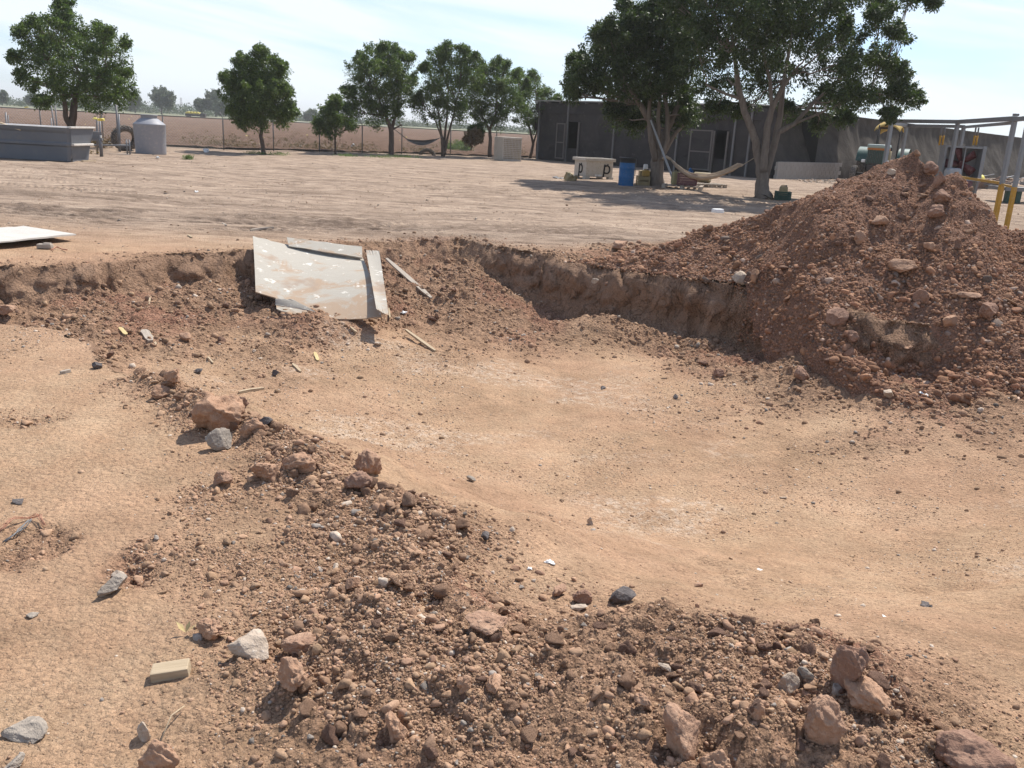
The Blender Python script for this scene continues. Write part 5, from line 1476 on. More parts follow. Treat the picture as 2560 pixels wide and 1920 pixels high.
# big fig trees
FIG = (M_BARKA, M_LEAFA)
TA = W(1645, 466); TB = W(1908, 496)
tree('fig_tree', tuple(TA), TA.y,
     [(1440, 165, 18), (1432, 205, 22), (1430, 238, 14), (1470, 178, 30), (1492, 98, 18), (1520, 82, 26), (1508, 138, 36), (1558, 128, 50), (1580, 42, 34), (1600, 85, 52), (1650, 62, 52), (1700, 100, 60), (1620, 180, 62), (1545, 208, 42), (1560, 262, 36), (1538, 296, 24), (1600, 268, 50), (1660, 258, 50), (1700, 198, 60), (1482, 222, 18), (1722, 288, 30), (1640, 12, 40), (1595, 312, 26), (1690, 312, 26)],
     [[(1645, 474, 0, .30), (1642, 440, 0, .23), (1645, 395, 0, .22), (1648, 350, 0, .20), (1630, 310, -.1, .12), (1600, 262, -.2, .09), (1560, 200, -.3, .05)], [(1648, 395, 0, .14), (1660, 340, .2, .12), (1680, 300, .3, .10), (1705, 240, .3, .06)], [(1640, 400, -.1, .12), (1628, 350, -.3, .10), (1622, 300, -.3, .07), (1625, 200, -.3, .05)],
      [(1652, 400, -.15, .11), (1668, 350, -.25, .09), (1668, 290, -.2, .07), (1655, 120, 0, .04)], [(1655, 390, .1, .09), (1690, 330, .2, .07), (1725, 300, .3, .04)], [(1648, 370, -.2, .08), (1645, 300, -.3, .07), (1650, 240, -.3, .05)]],
     FIG, 'dense fig tree with a bundled multi stem trunk beside the blue drum', leaf=.10, per=48, dens=1.0, seed=31, clump=.30, depth=.75, droop=.5, frontcut=lambda px, py: py > 255 and px < 1705)
tree('fig_tree', tuple(TB), TB.y,
     [(1700, 15, 42), (1780, 25, 62), (1860, 30, 62), (1950, 30, 62), (2040, 22, 52), (2110, 12, 42), (2198, 10, 34), (2270, 0, 18), (1762, 110, 62), (1850, 120, 66), (1940, 120, 66), (2030, 108, 52), (2118, 90, 38), (2200, 62, 32), (2245, 88, 20), (1802, 208, 58), (1880, 218, 50), (1950, 210, 54), (2040, 190, 44), (2120, 178, 42), (2200, 158, 38), (2242, 190, 28), (2268, 246, 24), (2230, 238, 28), (2170, 238, 34), (2100, 255, 34), (2225, 290, 16), (2040, 268, 36), (1975, 285, 28), (2050, 318, 16), (2108, 300, 16), (1790, 278, 30), (1845, 285, 24), (2330, 8, 10),
      (1800, -80, 80), (1900, -90, 85), (2000, -80, 75), (1720, -60, 60), (2100, -50, 50)],
     [[(1908, 505, 0, .40), (1906, 480, 0, .27), (1906, 440, 0, .22), (1900, 400, 0, .18), (1885, 340, -.1, .13), (1862, 280, -.2, .12), (1845, 215, -.3, .10), (1835, 130, -.3, .06)], [(1862, 250, -.2, .07), (1815, 235, -.5, .045), (1765, 212, -.8, .03)],
      [(1908, 430, -.1, .15), (1912, 380, -.2, .13), (1918, 320, -.2, .12), (1930, 270, -.2, .10), (1955, 220, -.3, .08), (1980, 185, -.3, .05)], [(1912, 440, .1, .15), (1928, 390, .2, .13), (1945, 330, .3, .12), (1985, 310, .4, .08), (2040, 250, .5, .06), (2100, 200, .5, .04)],
      [(1915, 430, .2, .13), (1935, 370, .3, .12), (1950, 290, .4, .11), (1960, 200, .4, .07), (1980, 80, .4, .05)], [(1930, 270, -.2, .08), (1925, 200, -.2, .06), (1900, 100, 0, .04)], [(1985, 310, .4, .05), (2080, 270, .2, .035), (2180, 215, 0, .02), (2240, 240, 0, .012)]],
     FIG, 'largest fig tree, pale flared trunk and bare limbs, crown cut by the top edge', leaf=.095, per=46, dens=.78, seed=32, clump=.29, depth=.62, droop=.5, grow=1.06, tsc=.84, frontcut=lambda px, py: py > 185 and 1780 < px < 2060)

# far trees and brush
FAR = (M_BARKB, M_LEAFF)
def far_tree(px, pbase, Y, w, h, label, seed, dens=.7, name='far_tree'):
    r = random.Random(seed); ls = []
    for i in range(9):
        ls.append((px + r.uniform(-.62, .62) * w, pbase - h * r.uniform(.42, .86), w * r.uniform(.28, .42)))
    ls.append((px, pbase - h * .82, w * .38)); ls.append((px, pbase - h * .6, w * .5))
    b = D(px, pbase, Y); b.z = 0
    k = Y / FPX
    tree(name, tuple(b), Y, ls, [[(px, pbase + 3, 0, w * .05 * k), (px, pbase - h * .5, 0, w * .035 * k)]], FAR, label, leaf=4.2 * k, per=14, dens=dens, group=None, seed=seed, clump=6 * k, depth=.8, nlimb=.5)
far_tree(404, 284, 290, 36, 58, 'round topped far tree beyond the field, left of the mast', 41)
far_tree(540, 290, 300, 34, 58, 'tall loose far tree just left of the lone dense tree', 42)
far_tree(505, 290, 310, 20, 38, 'low far tree left of the tall loose far tree', 43)
far_tree(338, 280, 300, 24, 38, 'far tree peeping out right of the forked tree', 44)
far_tree(6, 266, 300, 14, 36, 'far tree cut by the left picture edge', 45)
far_tree(88, 268, 320, 22, 24, 'low far tree between left edge and forked tree', 46, .5)
far_tree(560, 295, 290, 26, 40, 'dark far tree half hidden by the lone dense tree', 47)
far_tree(780, 306, 330, 22, 22, 'low far bush left of the first row tree', 48)
far_tree(225, 272, 330, 24, 28, 'far tree seen under the crown of the forked tree', 49)
def brush():
    r = np.random.default_rng(5); C = []; Rr = []
    for px in np.arange(-260, 1350, 3.2):
        for k in range(3):
            Y = r.uniform(330, 420)
            hgt = (2.0 + 3.0 * (fbm(np.array([px * .02]), np.array([k * 3.0]), 3, 7)[0] + .45)) * np.interp(px, [-200, 500, 760, 1350], [1.25, 1.0, .75, .45])
            c = D(px, 200, Y); 
            C.append((c.x, Y, hgt * r.uniform(.1, .9))); Rr.append(r.uniform(.9, 1.9))
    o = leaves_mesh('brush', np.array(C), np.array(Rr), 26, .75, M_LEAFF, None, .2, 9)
    tag(o, 'hazy strip of bushes and scrub along the far side of the field', 'brush', kind='stuff')
brush()
def weeds(name, spots, label, mat, h=.25, n=260, leaf=.10, seed=3):
    r = np.random.default_rng(seed); C = []; Rr = []
    for (px, py, rp) in spots:
        g = W(px, py); k = g.y / FPX
        m_ = n
        a = r.normal(size=(m_, 2))
        for q in a: C.append((g.x + q[0] * rp * k * .5, g.y + q[1] * rp * k * .6, abs(r.normal()) * h * .5 + .02)); Rr.append(.10)
    o = leaves_mesh(name, np.array(C), np.array(Rr), 8, leaf, mat, None, -.2, seed)
    tag(o, label, 'weeds', kind='stuff')
weeds('weeds', [(690, 388, 30), (640, 386, 22), (950, 395, 50), (1010, 394, 40), (470, 398, 10), (865, 392, 30)], 'low green weeds creeping under the fence row trees', M_LEAFW, .07, 90, .05)
weeds('weeds', [(1130, 378, 18), (1165, 382, 14), (1148, 370, 12)], 'bright green weeds at the foot of the row trees', M_LEAFW, .5, 200, .10, 4)
weeds('dry_weeds', [(600, 372, 60), (740, 374, 60), (820, 378, 50), (900, 380, 60), (1050, 384, 40), (1280, 390, 30), (520, 368, 50), (160, 385, 50), (250, 370, 20)], 'dry brown weed stalks tangled along the fence foot', M_DRY, .5, 110, .09, 5)
def shrub(px, py, Y, w, h, label, seed, mats):
    r = random.Random(seed)
    ls = [(px + r.uniform(-.6, .6) * w, py - h * r.uniform(.2, .85), w * r.uniform(.22, .36)) for _ in range(8)]
    b = D(px, py, Y); b.z = 0
    tree('shrub', tuple(b), Y, ls, [[(px, py + 4, 0, .04), (px, py - h * .4, 0, .02)]], mats, label, 'shrub', leaf=.13, per=18, dens=.6, seed=seed, clump=.22)
shrub(1178, 372, 50.8, 26, 55, 'half dry brown and green shrub between the second and third row trees', 61, (M_BARKB, M_DRY))
shrub(1190, 345, 51.4, 18, 36, 'dark green shrub top above the half dry shrub', 62, NEEM)

# ------------------------------------------------------------------ shade cloth building
C0 = Vector((11.6, 42.6, 0))                       # corner nearest the camera
LU = Vector((.7, 53.7, 0)) - C0; LEN_A = LU.length; UA = LU.normalized()
UB = Vector((37.6, 68.9, 0)) - C0; UB = UB.normalized(); LEN_B = 48
HS = 3.25
def wall_grid(b, p0, u, length, z0, z1, nrm, n, m, amp, seed, lean=0.0, bulge=0.0, skip=None, zfun=None):
    base = len(b.v)
    for j in range(m + 1):
        for i in range(n + 1):
            t = i / n; v_ = j / m
            s = t * length
            zt = zfun(s) if zfun else z1
            z = z0 + (zt - z0) * v_
            d = amp * (fbm(np.array([s * .55 + seed]), np.array([z * .35]), 4, seed)[0] * 1.5 + .5 * vn(np.array([s * 2.3]), np.array([z * .4]), seed + 3)[0]) * min(1, 4 * v_, 6 * (1 - v_) + .2)
            d += bulge * math.sin(PI * v_ * .5) ** 1.5 * -1
            p = p0 + u * s + nrm * (d - lean * v_)
            b.v.append((p.x, p.y, z))
    for j in range(m):
        for i in range(n):
            if skip and skip((i + .5) / n * length, z0 + (j + .5) / m * (z1 - z0)): continue
            a = base + j * (n + 1) + i
            b.f.append((a, a + 1, a + n + 2, a + n + 1)); b.sm.append(True)
def onwall(px, py):
    """distance along wall A and height where a photo pixel meets it"""
    r = ray(px, py); nA = Vector((UA.y, -UA.x, 0))
    t = (C0 - Vector((0, 0, CAMH))).dot(nA) / r.dot(nA)
    p = Vector((0, 0, CAMH)) + r * t
    return (p - C0).dot(UA), p.z
def onwallB(px, py):
    r = ray(px, py); nB = Vector((UB.y, -UB.x, 0))
    t = (C0 - Vector((0, 0, CAMH))).dot(nB) / r.dot(nB)
    p = Vector((0, 0, CAMH)) + r * t
    return (p - C0).dot(UB), p.z
def building():
    root = empty('shade_cloth_shed', C0); o = C0
    tag(root, 'long dark shade cloth shed behind the fig trees, corner towards the yard', 'shed')
    nA = Vector((-UA.y, UA.x, 0)); 
    if nA.y > 0: nA = -nA
    nB = Vector((UB.y, -UB.x, 0))
    if nB.y > 0: nB = -nB
    Z = Vector((0, 0, 0))
    s1a, _ = onwall(1419, 340); s1b, _ = onwall(1449, 340); z1 = onwall(1440, 305)[1]; z1l = onwall(1435, 372)[1]
    s2a, _ = onwall(1784, 380); s2b, _ = onwall(1818, 380); z2 = onwall(1810, 328)[1]; z2l = onwall(1800, 395)[1]
    holes = [(min(s1a, s1b), max(s1a, s1b), z1l, z1), (min(s2a, s2b), max(s2a, s2b), z2l, z2)]
    def skip(s, z): return any(a < s < b and c < z < d for a, b, c, d in holes)
    b = MB(); wall_grid(b, Z, UA, LEN_A, 0, HS, nA, 150, 34, .09, 3, skip=skip)
    b.build('front_cloth', M_CLOTH, root)
    b = MB(); wall_grid(b, Z + UA * LEN_A, UB, 9, 0, HS, -UA * -1, 30, 14, .12, 5); b.build('end_cloth', M_CLOTH2, root)
    # sagging valance band under the eave
    b = MB(); wall_grid(b, nA * .10, UA, LEN_A, HS - .62, HS - .06, nA, 120, 5, .07, 9); b.build('eave_band', M_CLOTH, root)
    # right wing: rounded dusty cloth wall
    def zf(s): return 3.35 - .010 * s
    b = MB(); wall_grid(b, Z + nB * .02, UB, LEN_B, .0, 3.3, nB, 260, 26, .15, 13, bulge=1.1, zfun=zf)
    b.build('wing_cloth', M_CLOTH2, root)
    b = MB(); m_ = 26
    for j in range(m_ + 1):
        v_ = j / m_
        q = nB * (.02 - 1.1 * math.sin(PI * v_ * .5) ** 1.5) + Vector((0, 0, 3.3 * v_ if v_ < 1 else zf(0)))
        b.v.append((-.0, 0, HS * v_)); b.v.append((q.x + UB.x * .05, q.y + UB.y * .05, zf(0) * v_))
        if j: a = 2 * j - 2; b.f.append((a, a + 1, a + 3, a + 2)); b.sm.append(True)
    b.build('corner_cloth', M_CLOTH, root)
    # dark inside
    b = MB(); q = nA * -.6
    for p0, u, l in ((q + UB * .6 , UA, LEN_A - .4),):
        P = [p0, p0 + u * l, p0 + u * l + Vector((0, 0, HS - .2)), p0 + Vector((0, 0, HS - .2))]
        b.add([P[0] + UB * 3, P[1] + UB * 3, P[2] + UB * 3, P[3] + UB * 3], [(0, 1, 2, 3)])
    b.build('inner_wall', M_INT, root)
    # roof sheets
    b = MB()
    A0 = Vector((0, 0, HS + .02)); A1 = UA * (LEN_A + .25) + Vector((0, 0, HS + .02)); up = Vector((0, 0, .06))
    ov = nA * .22
    bk = UB * 9 + Vector((0, 0, .25))
    b.add([A0 + ov, A1 + ov, A1 + bk, A0 + bk, A0 + ov + up, A1 + ov + up, A1 + bk + up, A0 + bk + up], [(0, 1, 2, 3), (7, 6, 5, 4), (0, 4, 5, 1), (1, 5, 6, 2), (2, 6, 7, 3), (3, 7, 4, 0)])
    b.build('roof', M_ROOF, root)
    for k in range(17):
        s = k * LEN_A / 16
        MB().box(UA * s + nA * .14 + Vector((0, 0, HS - .04)), (.09, .30, .08), Matrix.Rotation(math.atan2(UA.y, UA.x), 3, 'Z')).build('rafter', M_FRAME, root)
    # rounded roof of the wing
    b = MB(); n = 60; m = 8
    for i in range(n + 1):
        s = LEN_B * i / n
        for j in range(m + 1):
            a = PI / 2 * j / m
            p = UB * s - nB * (1.12 + 5 * math.sin(a) - 0) + Vector((0, 0, zf(s) + .75 * (math.sin(a)) * .4))
            b.v.append(tuple(p))
    for i in range(n):
        for j in range(m):
            a = i * (m + 1) + j; b.f.append((a, a + 1, a + m + 2, a + m + 1)); b.sm.append(True)
    b.build('wing_roof', M_CLOTH2, root)
    # frames posts on the front
    for px in (1345, 1416, 1532, 1690, 1831, 1870):
        s, _ = onwall(px, 400)
        MB().box(UA * s + nA * .10 + Vector((0, 0, HS / 2)), (.09, .07, HS), Matrix.Rotation(math.atan2(UA.y, UA.x), 3, 'Z')).build('post', M_STEELD, root)
    # loose cloth at the left corner
    b = MB(); e = UA * (LEN_A + .12)
    for i in range(9):
        for j in range(5):
            v_ = i / 8
            p = e + UA * (.28 * math.sin(PI * min(1, v_ * 1.2)) * (j / 4)) + nA * (.1 - .3 * (j / 4)) + Vector((0, 0, HS - .1 - 1.5 * v_))
            b.v.append(tuple(p))
    for i in range(8):
        for j in range(4):
            a = i * 5 + j; b.f.append((a, a + 1, a + 6, a + 5)); b.sm.append(True)
    b.build('loose_cloth', M_CLOTH2, root)
    # screen doors standing open
    def door(pxs, lab):
        (xa, ya0, ya1), (xb, yb0, yb1) = pxs
        sa, za0 = onwall(xa, ya1); _, za1 = onwall(xa, ya0); sb, zb0 = onwall(xb, yb1); _, zb1 = onwall(xb, yb0)
        wd = abs(sb - sa); z0 = max(.05, min(za0, zb0)); z1_ = max(za1, zb1)
        d = empty('door', (0, 0, 0)); d.parent = root
        d.location = UA * max(sa, sb) + nA * .16
        d['label'] = lab
        M = Matrix.Rotation(math.atan2(UA.y, UA.x), 3, 'Z'); f = .075
        fb = MB(); h = z1_ - z0
        for x in (0, -wd): fb.box(UA * x + Vector((0, 0, z0 + h / 2)), (f, .05, h), M)
        for z in (z0 + f / 2, z0 + h * .46, z1_ - f / 2): fb.box(UA * (-wd / 2) + Vector((0, 0, z)), (wd - f, .045, f * .8), M)
        fb.build('frame', M_FRAME, d)
        MB().box(UA * (-wd / 2) + Vector((0, 0, z0 + h / 2)) - nA * .0, (wd - f, .015, h - f), M).build('mesh_panel', M_CLOTH, d)
    door([(1393, 308, 396), (1412, 308, 397)], 'narrow screen door standing half open at left')
    door([(1724, 324, 420), (1775, 325, 427)], 'wide pale framed screen door behind the hammock')
    for a, b_, c, d_ in holes:
        M = Matrix.Rotation(math.atan2(UA.y, UA.x), 3, 'Z')
        fb = MB()
        for s in (a, b_): fb.box(UA * s + nA * .1 + Vector((0, 0, d_ / 2)), (.08, .07, d_), M)
        fb.build('opening_frame', M_FRAME, root)
building()
def block_wall():
    nB = Vector((UB.y, -UB.x, 0)); nB = -nB if nB.y > 0 else nB
    s0, _ = 0.2, 0; s1, _ = onwallB(2085, 440)
    root = empty('block_wall', C0 + nB * .25); tag(root, 'low pale block wall at the foot of the shed wing by the largest fig tree', 'low wall')
    M = Matrix.Rotation(math.atan2(UB.y, UB.x), 3, 'Z'); b = MB(); mo = MB()
    L_ = min(8.5, max(4, s1)); n = int(L_ / .42)
    for r_ in range(4):
        for i in range(n):
            b.box(UB * ((i + .5 + (.5 if r_ % 2 else 0)) * .42) + Vector((0, 0, .11 + r_ * .205)), (.405, .16, .19), M, bev=.006)
    mo.box(UB * (n * .21) + Vector((0, 0, .40)), (n * .42 - .1, .13, .80), M)
    b.build('blocks', M_BLOCK, root); mo.build('mortar', M_BLOCK, root)
block_wall()

# ------------------------------------------------------------------ things under and around the fig trees
def cage():
    p = W(1268, 403); k = p.y / FPX
    root = empty('plastic_cage', p + Vector((0, .5, 0)), R_(30)); tag(root, 'cream plastic cage box with a latticed side near the shed corner', 'cage')
    w, d, h = 1.15, 1.0, 1.22
    MB().box((0, 0, h - .04), (w, d, .10), bev=.03).build('lid', M_BIN, root)
    MB().box((-w / 2 + .02, 0, h / 2), (.05, d - .02, h - .1), bev=.01).build('side_panel', M_BIN, root)
    MB().box((0, 0, .06), (w - .02, d - .02, .12), bev=.02).build('base', M_BIN, root)
    MB().box((.02, .02, h / 2), (w - .12, d - .14, h - .16)).build('inside', M_TAN, root)
    f = MB(); n = 13
    for i in range(n): f.box((-w / 2 + .05 + (w - .1) * i / (n - 1), -d / 2 + .03, h / 2), (.035, .03, h - .14))
    for j in range(12): f.box((0, -d / 2 + .025, .10 + (h - .18) * j / 11), (w - .04, .03, .035))
    f.build('lattice', M_BIN, root)
    f = MB()
    for i in range(n): f.box((w / 2 - .03, -d / 2 + .05 + (d - .1) * i / (n - 1), h / 2), (.03, .035, h - .14))
    for j in range(12): f.box((w / 2 - .025, 0, .10 + (h - .18) * j / 11), (.03, d - .04, .035))
    f.build('side_lattice', M_BIN, root)
cage()
def pbin():
    p = W(1484, 449); k = p.y / FPX
    root = empty('fish_bin', p + Vector((0, .45, 0)), R_(24)); tag(root, 'cream insulated bin with black p marks standing left of the blue drum', 'bin')
    w, d, h = 1.25, 1.05, .74
    b = MB()
    b.box((0, 0, .10 + (h - .14) / 2), (w - .10, d - .10, h - .14), bev=.03); b.build('body', M_BIN, root)
    r = MB()
    for s in (-1, 1):
        r.box((0, s * (d / 2 - .03), h - .02), (w + .04, .09, .11), bev=.02); r.box((s * (w / 2 - .03), 0, h - .02), (.09, d - .1, .108), bev=.02)
    r.build('rim', M_BIN, root)
    MB().box((0, 0, h - .03), (w - .2, d - .2, .02)).build('inside', M_TAN, root)
    g = MB()
    for x in (-1, 1):
        for y in (-1, 1): g.box((x * (w / 2 - .12), y * (d / 2 - .12), .055), (.2, .2, .11), bev=.01)
    g.build('feet', M_BIN, root)
    def pmark(cx, face, nm='p_mark'):
        m = MB(); T = []
        def P(u, z):
            return Vector((cx + u, -d / 2 + .042, z)) if face == 0 else Vector((-w / 2 + .042, cx - u, z))
        m.tube(P(-.10, .10), P(-.07, .56), .028, .028, 6)
        pts = [P(-.08, .50)] + [P(.04 + .11 * math.sin(a), .38 + .14 * math.cos(a)) for a in [PI * t / 10 for t in range(11)]] + [P(-.07, .26)]
        m.path(pts, .030, 6)
        m.tube(P(.06, .50), P(.06, .58), .024, .024, 6)
        m.build(nm, M_MARK, root)
    pmark(.28, 0); pmark(-.05, 1)
    m = MB()
    for i in range(5): m.box((-.16 + i * .06, -d / 2 + .042, .16), (.035, .012, .06))
    m.build('white_print', M_WHITE, root)
pbin()
scrap(1428, 452, 26, M_TAN, 'dusty sack slumped against the left side of the cream bin', 'sack', 'sack', 31, None, .9)
scrap(1398, 446, 20, M_NETG, 'ragged grey cloth on the ground left of the sack', 'cloth', 'ragged_cloth', 32, None, .12)
def drum():
    p = W(1564, 465); k = p.y / FPX; r = 18.5 * k; h = .93
    root = empty('steel_drum', p); tag(root, 'blue steel drum with a black lid ring left of the fig trunk', 'drum')
    prof = [(0, 0), (r * .98, 0), (r, .02)]
    for z in (.30, .60): prof += [(r, z - .03), (r * 1.035, z), (r, z + .03)]
    prof += [(r, h - .16)]
    MB().lathe(prof, n=36).build('body', M_BLUE, root)
    MB().lathe([(r * .99, h - .16), (r * 1.0, h - .03), (r * 1.06, h - .02), (r * 1.06, h), (r * .9, h), (r * .88, h - .06), (0, h - .06)], n=36).build('lid', M_BLK, root)
    MB().tube((r * 1.1, 0, .35), (r * 1.1, 0, h - .02), .012, .012, 5).tube((r * 1.1, 0, h - .02), (-r * 1.1, 0, h - .02 + .03), .012, .012, 5).build('hoop', M_STEEL, root)
drum()
def crate(name, p, rz, w, d, h, mat, label, cat='crate', slats=5):
    root = empty(name, p, rz); tag(root, label, cat)
    b = MB()
    for s in (-1, 1):
        for j in range(slats):
            z = h * (j + .5) / slats
            b.box((0, s * d / 2, z), (w, .02, h / slats * .72)); b.box((s * w / 2, 0, z), (.02, d - .02, h / slats * .72))
    b.box((0, 0, .012), (w, d, .02)); c = b
    for x in (-1, 1):
        for y in (-1, 1): c.box((x * (w / 2), y * (d / 2), h / 2), (.05, .05, h), bev=.008)
    c.build('slats', mat, root)
    return root
p = W(1608, 465); crate('bin_box', p + Vector((0, .2, 0)), .1, .36, .34, .34, M_TAN, 'squat amber brown bin between the blue drum and the fig trunk', 'bin', 2)
def canister(name, p, rz, w, d, h, mat, label, cat='jug', handle=True, tilt=0):
    root = empty(name, p, rz, tilt); tag(root, label, cat)
    MB().box((0, 0, h * .46), (w, d, h * .92), bev=min(w, d) * .28, taper=.92).build('body', mat, root)
    MB().tube((w * .25, 0, h * .88), (w * .25, 0, h * 1.02), .03, .03, 10).build('cap', M_BLK, root)
    if handle: MB().path([(-w * .3, 0, h * .86), (-w * .25, 0, h * 1.0), (w * .02, 0, h * 1.0), (w * .1, 0, h * .88)], .014, 6).build('handle', mat, root)
pp = D(1614, 441, p.y + .2)
canister('plastic_jug', pp, .3, .26, .2, .24, M_AMBER, 'amber jug sitting on the squat brown bin')
canister('plastic_jug', Vector((D(1612, 440, p.y + .5).x, p.y + .5, .50)), .1, .16, .14, .24, M_WHITE, 'small white container behind the amber jug', 'container', False)
MB_ = MB().box((0, 0, .25), (.5, .5, .5), bev=.02).build('carton', M_TAN); MB_.location = (D(1612, 440, p.y + .6).x + .05, p.y + .62, 0); tag(MB_, 'plain box behind the amber jug carrying the white container', 'box')
def pole_lean():
    Y = TA.y - .45
    a = D(1627, 300, Y + .1); b_ = D(1686, 458, Y - .35); b_.z = max(b_.z, .02)
    o = MB().box((0, 0, 0), ((a - b_).length, .085, .05)).build('pale_pole', M_GALPALE)
    o.matrix_world = Matrix.Translation((a + b_) / 2) @ (a - b_).to_track_quat('X', 'Z').to_matrix().to_4x4()
    tag(o, 'pale squared pole leaning across the fig trunk', 'pole')
pole_lean()
def pallet(c, rz, label, w=1.2, d=1.0):
    root = empty('pallet', c, rz); tag(root, label, 'pallet')
    b = MB()
    for i in range(7): b.box((-w / 2 + .06 + i * (w - .12) / 6, 0, .13), (.10, d, .02))
    b.build('top_boards', M_WOODG, root)
    b = MB()
    for y in (-1, 0, 1):
        for x in (-1, 0, 1): b.box((x * (w / 2 - .07), y * (d / 2 - .06), .065), (.13, .10, .09))
        b.box((0, y * (d / 2 - .06), .11), (w, .09, .018)); b.box((0, y * (d / 2 - .06), .009), (w, .09, .018))
    b.build('blocks', M_WOODG, root)
g1 = W(1712, 475); g1.z = 0
pallet(g1 + Vector((0, .45, 0)), R_(-14), 'grey wooden pallet under the maroon crate', 1.35, 1.0)
pallet(W(1765, 470) + Vector((.1, .5, 0)), R_(16), 'second tilted wooden pallet right of the maroon crate', 1.2, .9)
crate('plastic_crate', g1 + Vector((.10, .35, .145)), R_(-8), .62, .42, .40, M_MAROON, 'maroon plastic crate on the grey pallet under the hammock')
canister('jerrycan', g1 + Vector((-.28, .42, .145)), R_(8), .28, .22, .46, M_JERRY, 'olive yellow jerrycan standing left of the maroon crate', 'jerrycan')
scrap(1728, 432, 12, M_BLUE, 'blue and white bag peeking over the hammock', 'bag', 'bag', 35, None, .7)
def roll(c, rz, label):
    root = empty('hose_roll', c, rz); tag(root, label, 'roll')
    MB().lathe([(.05, -.3), (.17, -.3), (.18, -.28), (.18, .28), (.17, .3), (.05, .3), (.05, -.3)], (0, 0, .18), 22, True, Matrix.Rotation(PI / 2, 3, 'X')).build('cylinder', M_TAN, root)
    MB().tube((0, -.34, .18), (0, .34, .18), .03, .03, 8).build('axle', M_STEELD, root)
roll(W(1760, 468) + Vector((.0, .5, .14)), R_(62), 'tan metal cylinder lying on the second pallet')
def hammock():
    Y0, Y1 = TA.y - .6, TB.y + .3
    n = 28
    a = D(1678, 400, Y0); e = D(1858, 412, Y1)
    root = empty('hammock', ((a.x + e.x) / 2, (Y0 + Y1) / 2, 0)); o = Vector(root.location)
    tag(root, 'beige cloth hammock slung between the two fig trees', 'hammock')
    pix_ = [(1676, 398), (1690, 414), (1706, 428), (1725, 438), (1745, 443), (1768, 443), (1790, 439), (1812, 431), (1832, 422), (1846, 414), (1856, 413)]
    wid = [.05, .10, .13, .15, .16, .15, .14, .13, .13, .12, .05]
    P = []
    for i, (x, y) in enumerate(pix_): P.append(D(x, y, Y0 + (Y1 - Y0) * i / (len(pix_) - 1)) - o)
    b = MB(); m = 9; V = []
    for i, q in enumerate(P):
        w = wid[i]
        for j in range(m):
            a_ = PI * (.05 + .9 * j / (m - 1)) + PI
            rr = 1 + .15 * math.sin(j * 2.4 + i * 1.7)
            V.append(q + Vector((0, math.cos(a_) * w * 1.3 * rr, math.sin(a_) * w * .9 * rr + w * .35)))
    F = []
    for i in range(len(P) - 1):
        for j in range(m - 1): F.append((i * m + j, i * m + j + 1, (i + 1) * m + j + 1, (i + 1) * m + j))
    b.add(V, F, True); ob = b.build('cloth', M_HAM, root)
    sm = ob.modifiers.new('solid', 'SOLIDIFY'); sm.thickness = .02
    b = MB()
    for j in range(4): b.path([P[i] + Vector((0, (j - 1.5) * wid[i] * .7, wid[i] * (.5 if j in (0, 3) else .1))) for i in range(len(P))], .018, 5)
    b.build('hem_cords', M_HAM, root)
    MB().path([P[-1], D(1893, 390, Y1 - .1) - o, D(1897, 388, TB.y) - o], .015, 5).build('rope', M_ROPE, root)
    MB().path([P[0], D(1667, 392, Y0) - o, D(1652, 398, TA.y) - o], .05, 6).build('tied_end', M_HAM, root)
hammock()
def net():
    Y0 = 49.5; root = empty('net_hammock', (D(1050, 350, Y0).x, Y0, 0)); o = Vector(root.location)
    tag(root, 'grey net hammock hanging between the first and second row trees', 'hammock')
    b = MB(); V = []; n = 16; m = 6
    for i in range(n + 1):
        t = i / n; x = 1016 + 78 * t; top = 347 + 4 * math.sin(PI * t) - 1 * t; th = 3 + 10 * math.sin(PI * t)
        for j in range(m + 1): V.append(D(x, top + th * j / m, Y0 + .35 * math.sin(PI * j / m) * math.sin(PI * t)) - o)
    F = [(i * (m + 1) + j, i * (m + 1) + j + 1, (i + 1) * (m + 1) + j + 1, (i + 1) * (m + 1) + j) for i in range(n) for j in range(m)]
    b.add(V, F, True); b.build('netting', M_NETG, root)
    MB().tube(D(985, 322, Y0) - o, D(1016, 347, Y0) - o, .02, .02, 5).tube(D(1094, 347, Y0) - o, D(1106, 342, Y0) - o, .02, .02, 5).build('rope', M_STEELD, root)
net()
scrap(884, 372, 8, M_WHITE, 'white feed sack hanging at the fence beside the young tree', 'sack', 'sack', 36, None, 1.1)
scrap(395, 397, 9, M_WHITE, 'white rag on the ground right of the tyre', 'rag', 'plastic_scrap', 37, None, .5)
scrap(518, 381, 12, M_WHITE, 'white rubbish heap at the shade edge of the lone dense tree', 'rubbish', 'plastic_scrap', 38, None, .5)
g = W(1960, 501)
crate('green_crate', g + Vector((0, .2, 0)), R_(-10), .42, .34, .26, M_GREENC, 'dark green crate at the foot of the largest fig tree')
canister('plastic_jug', g + Vector((0, .2, .12)), R_(-5), .26, .2, .32, M_TAN, 'tan jug standing inside the dark green crate')

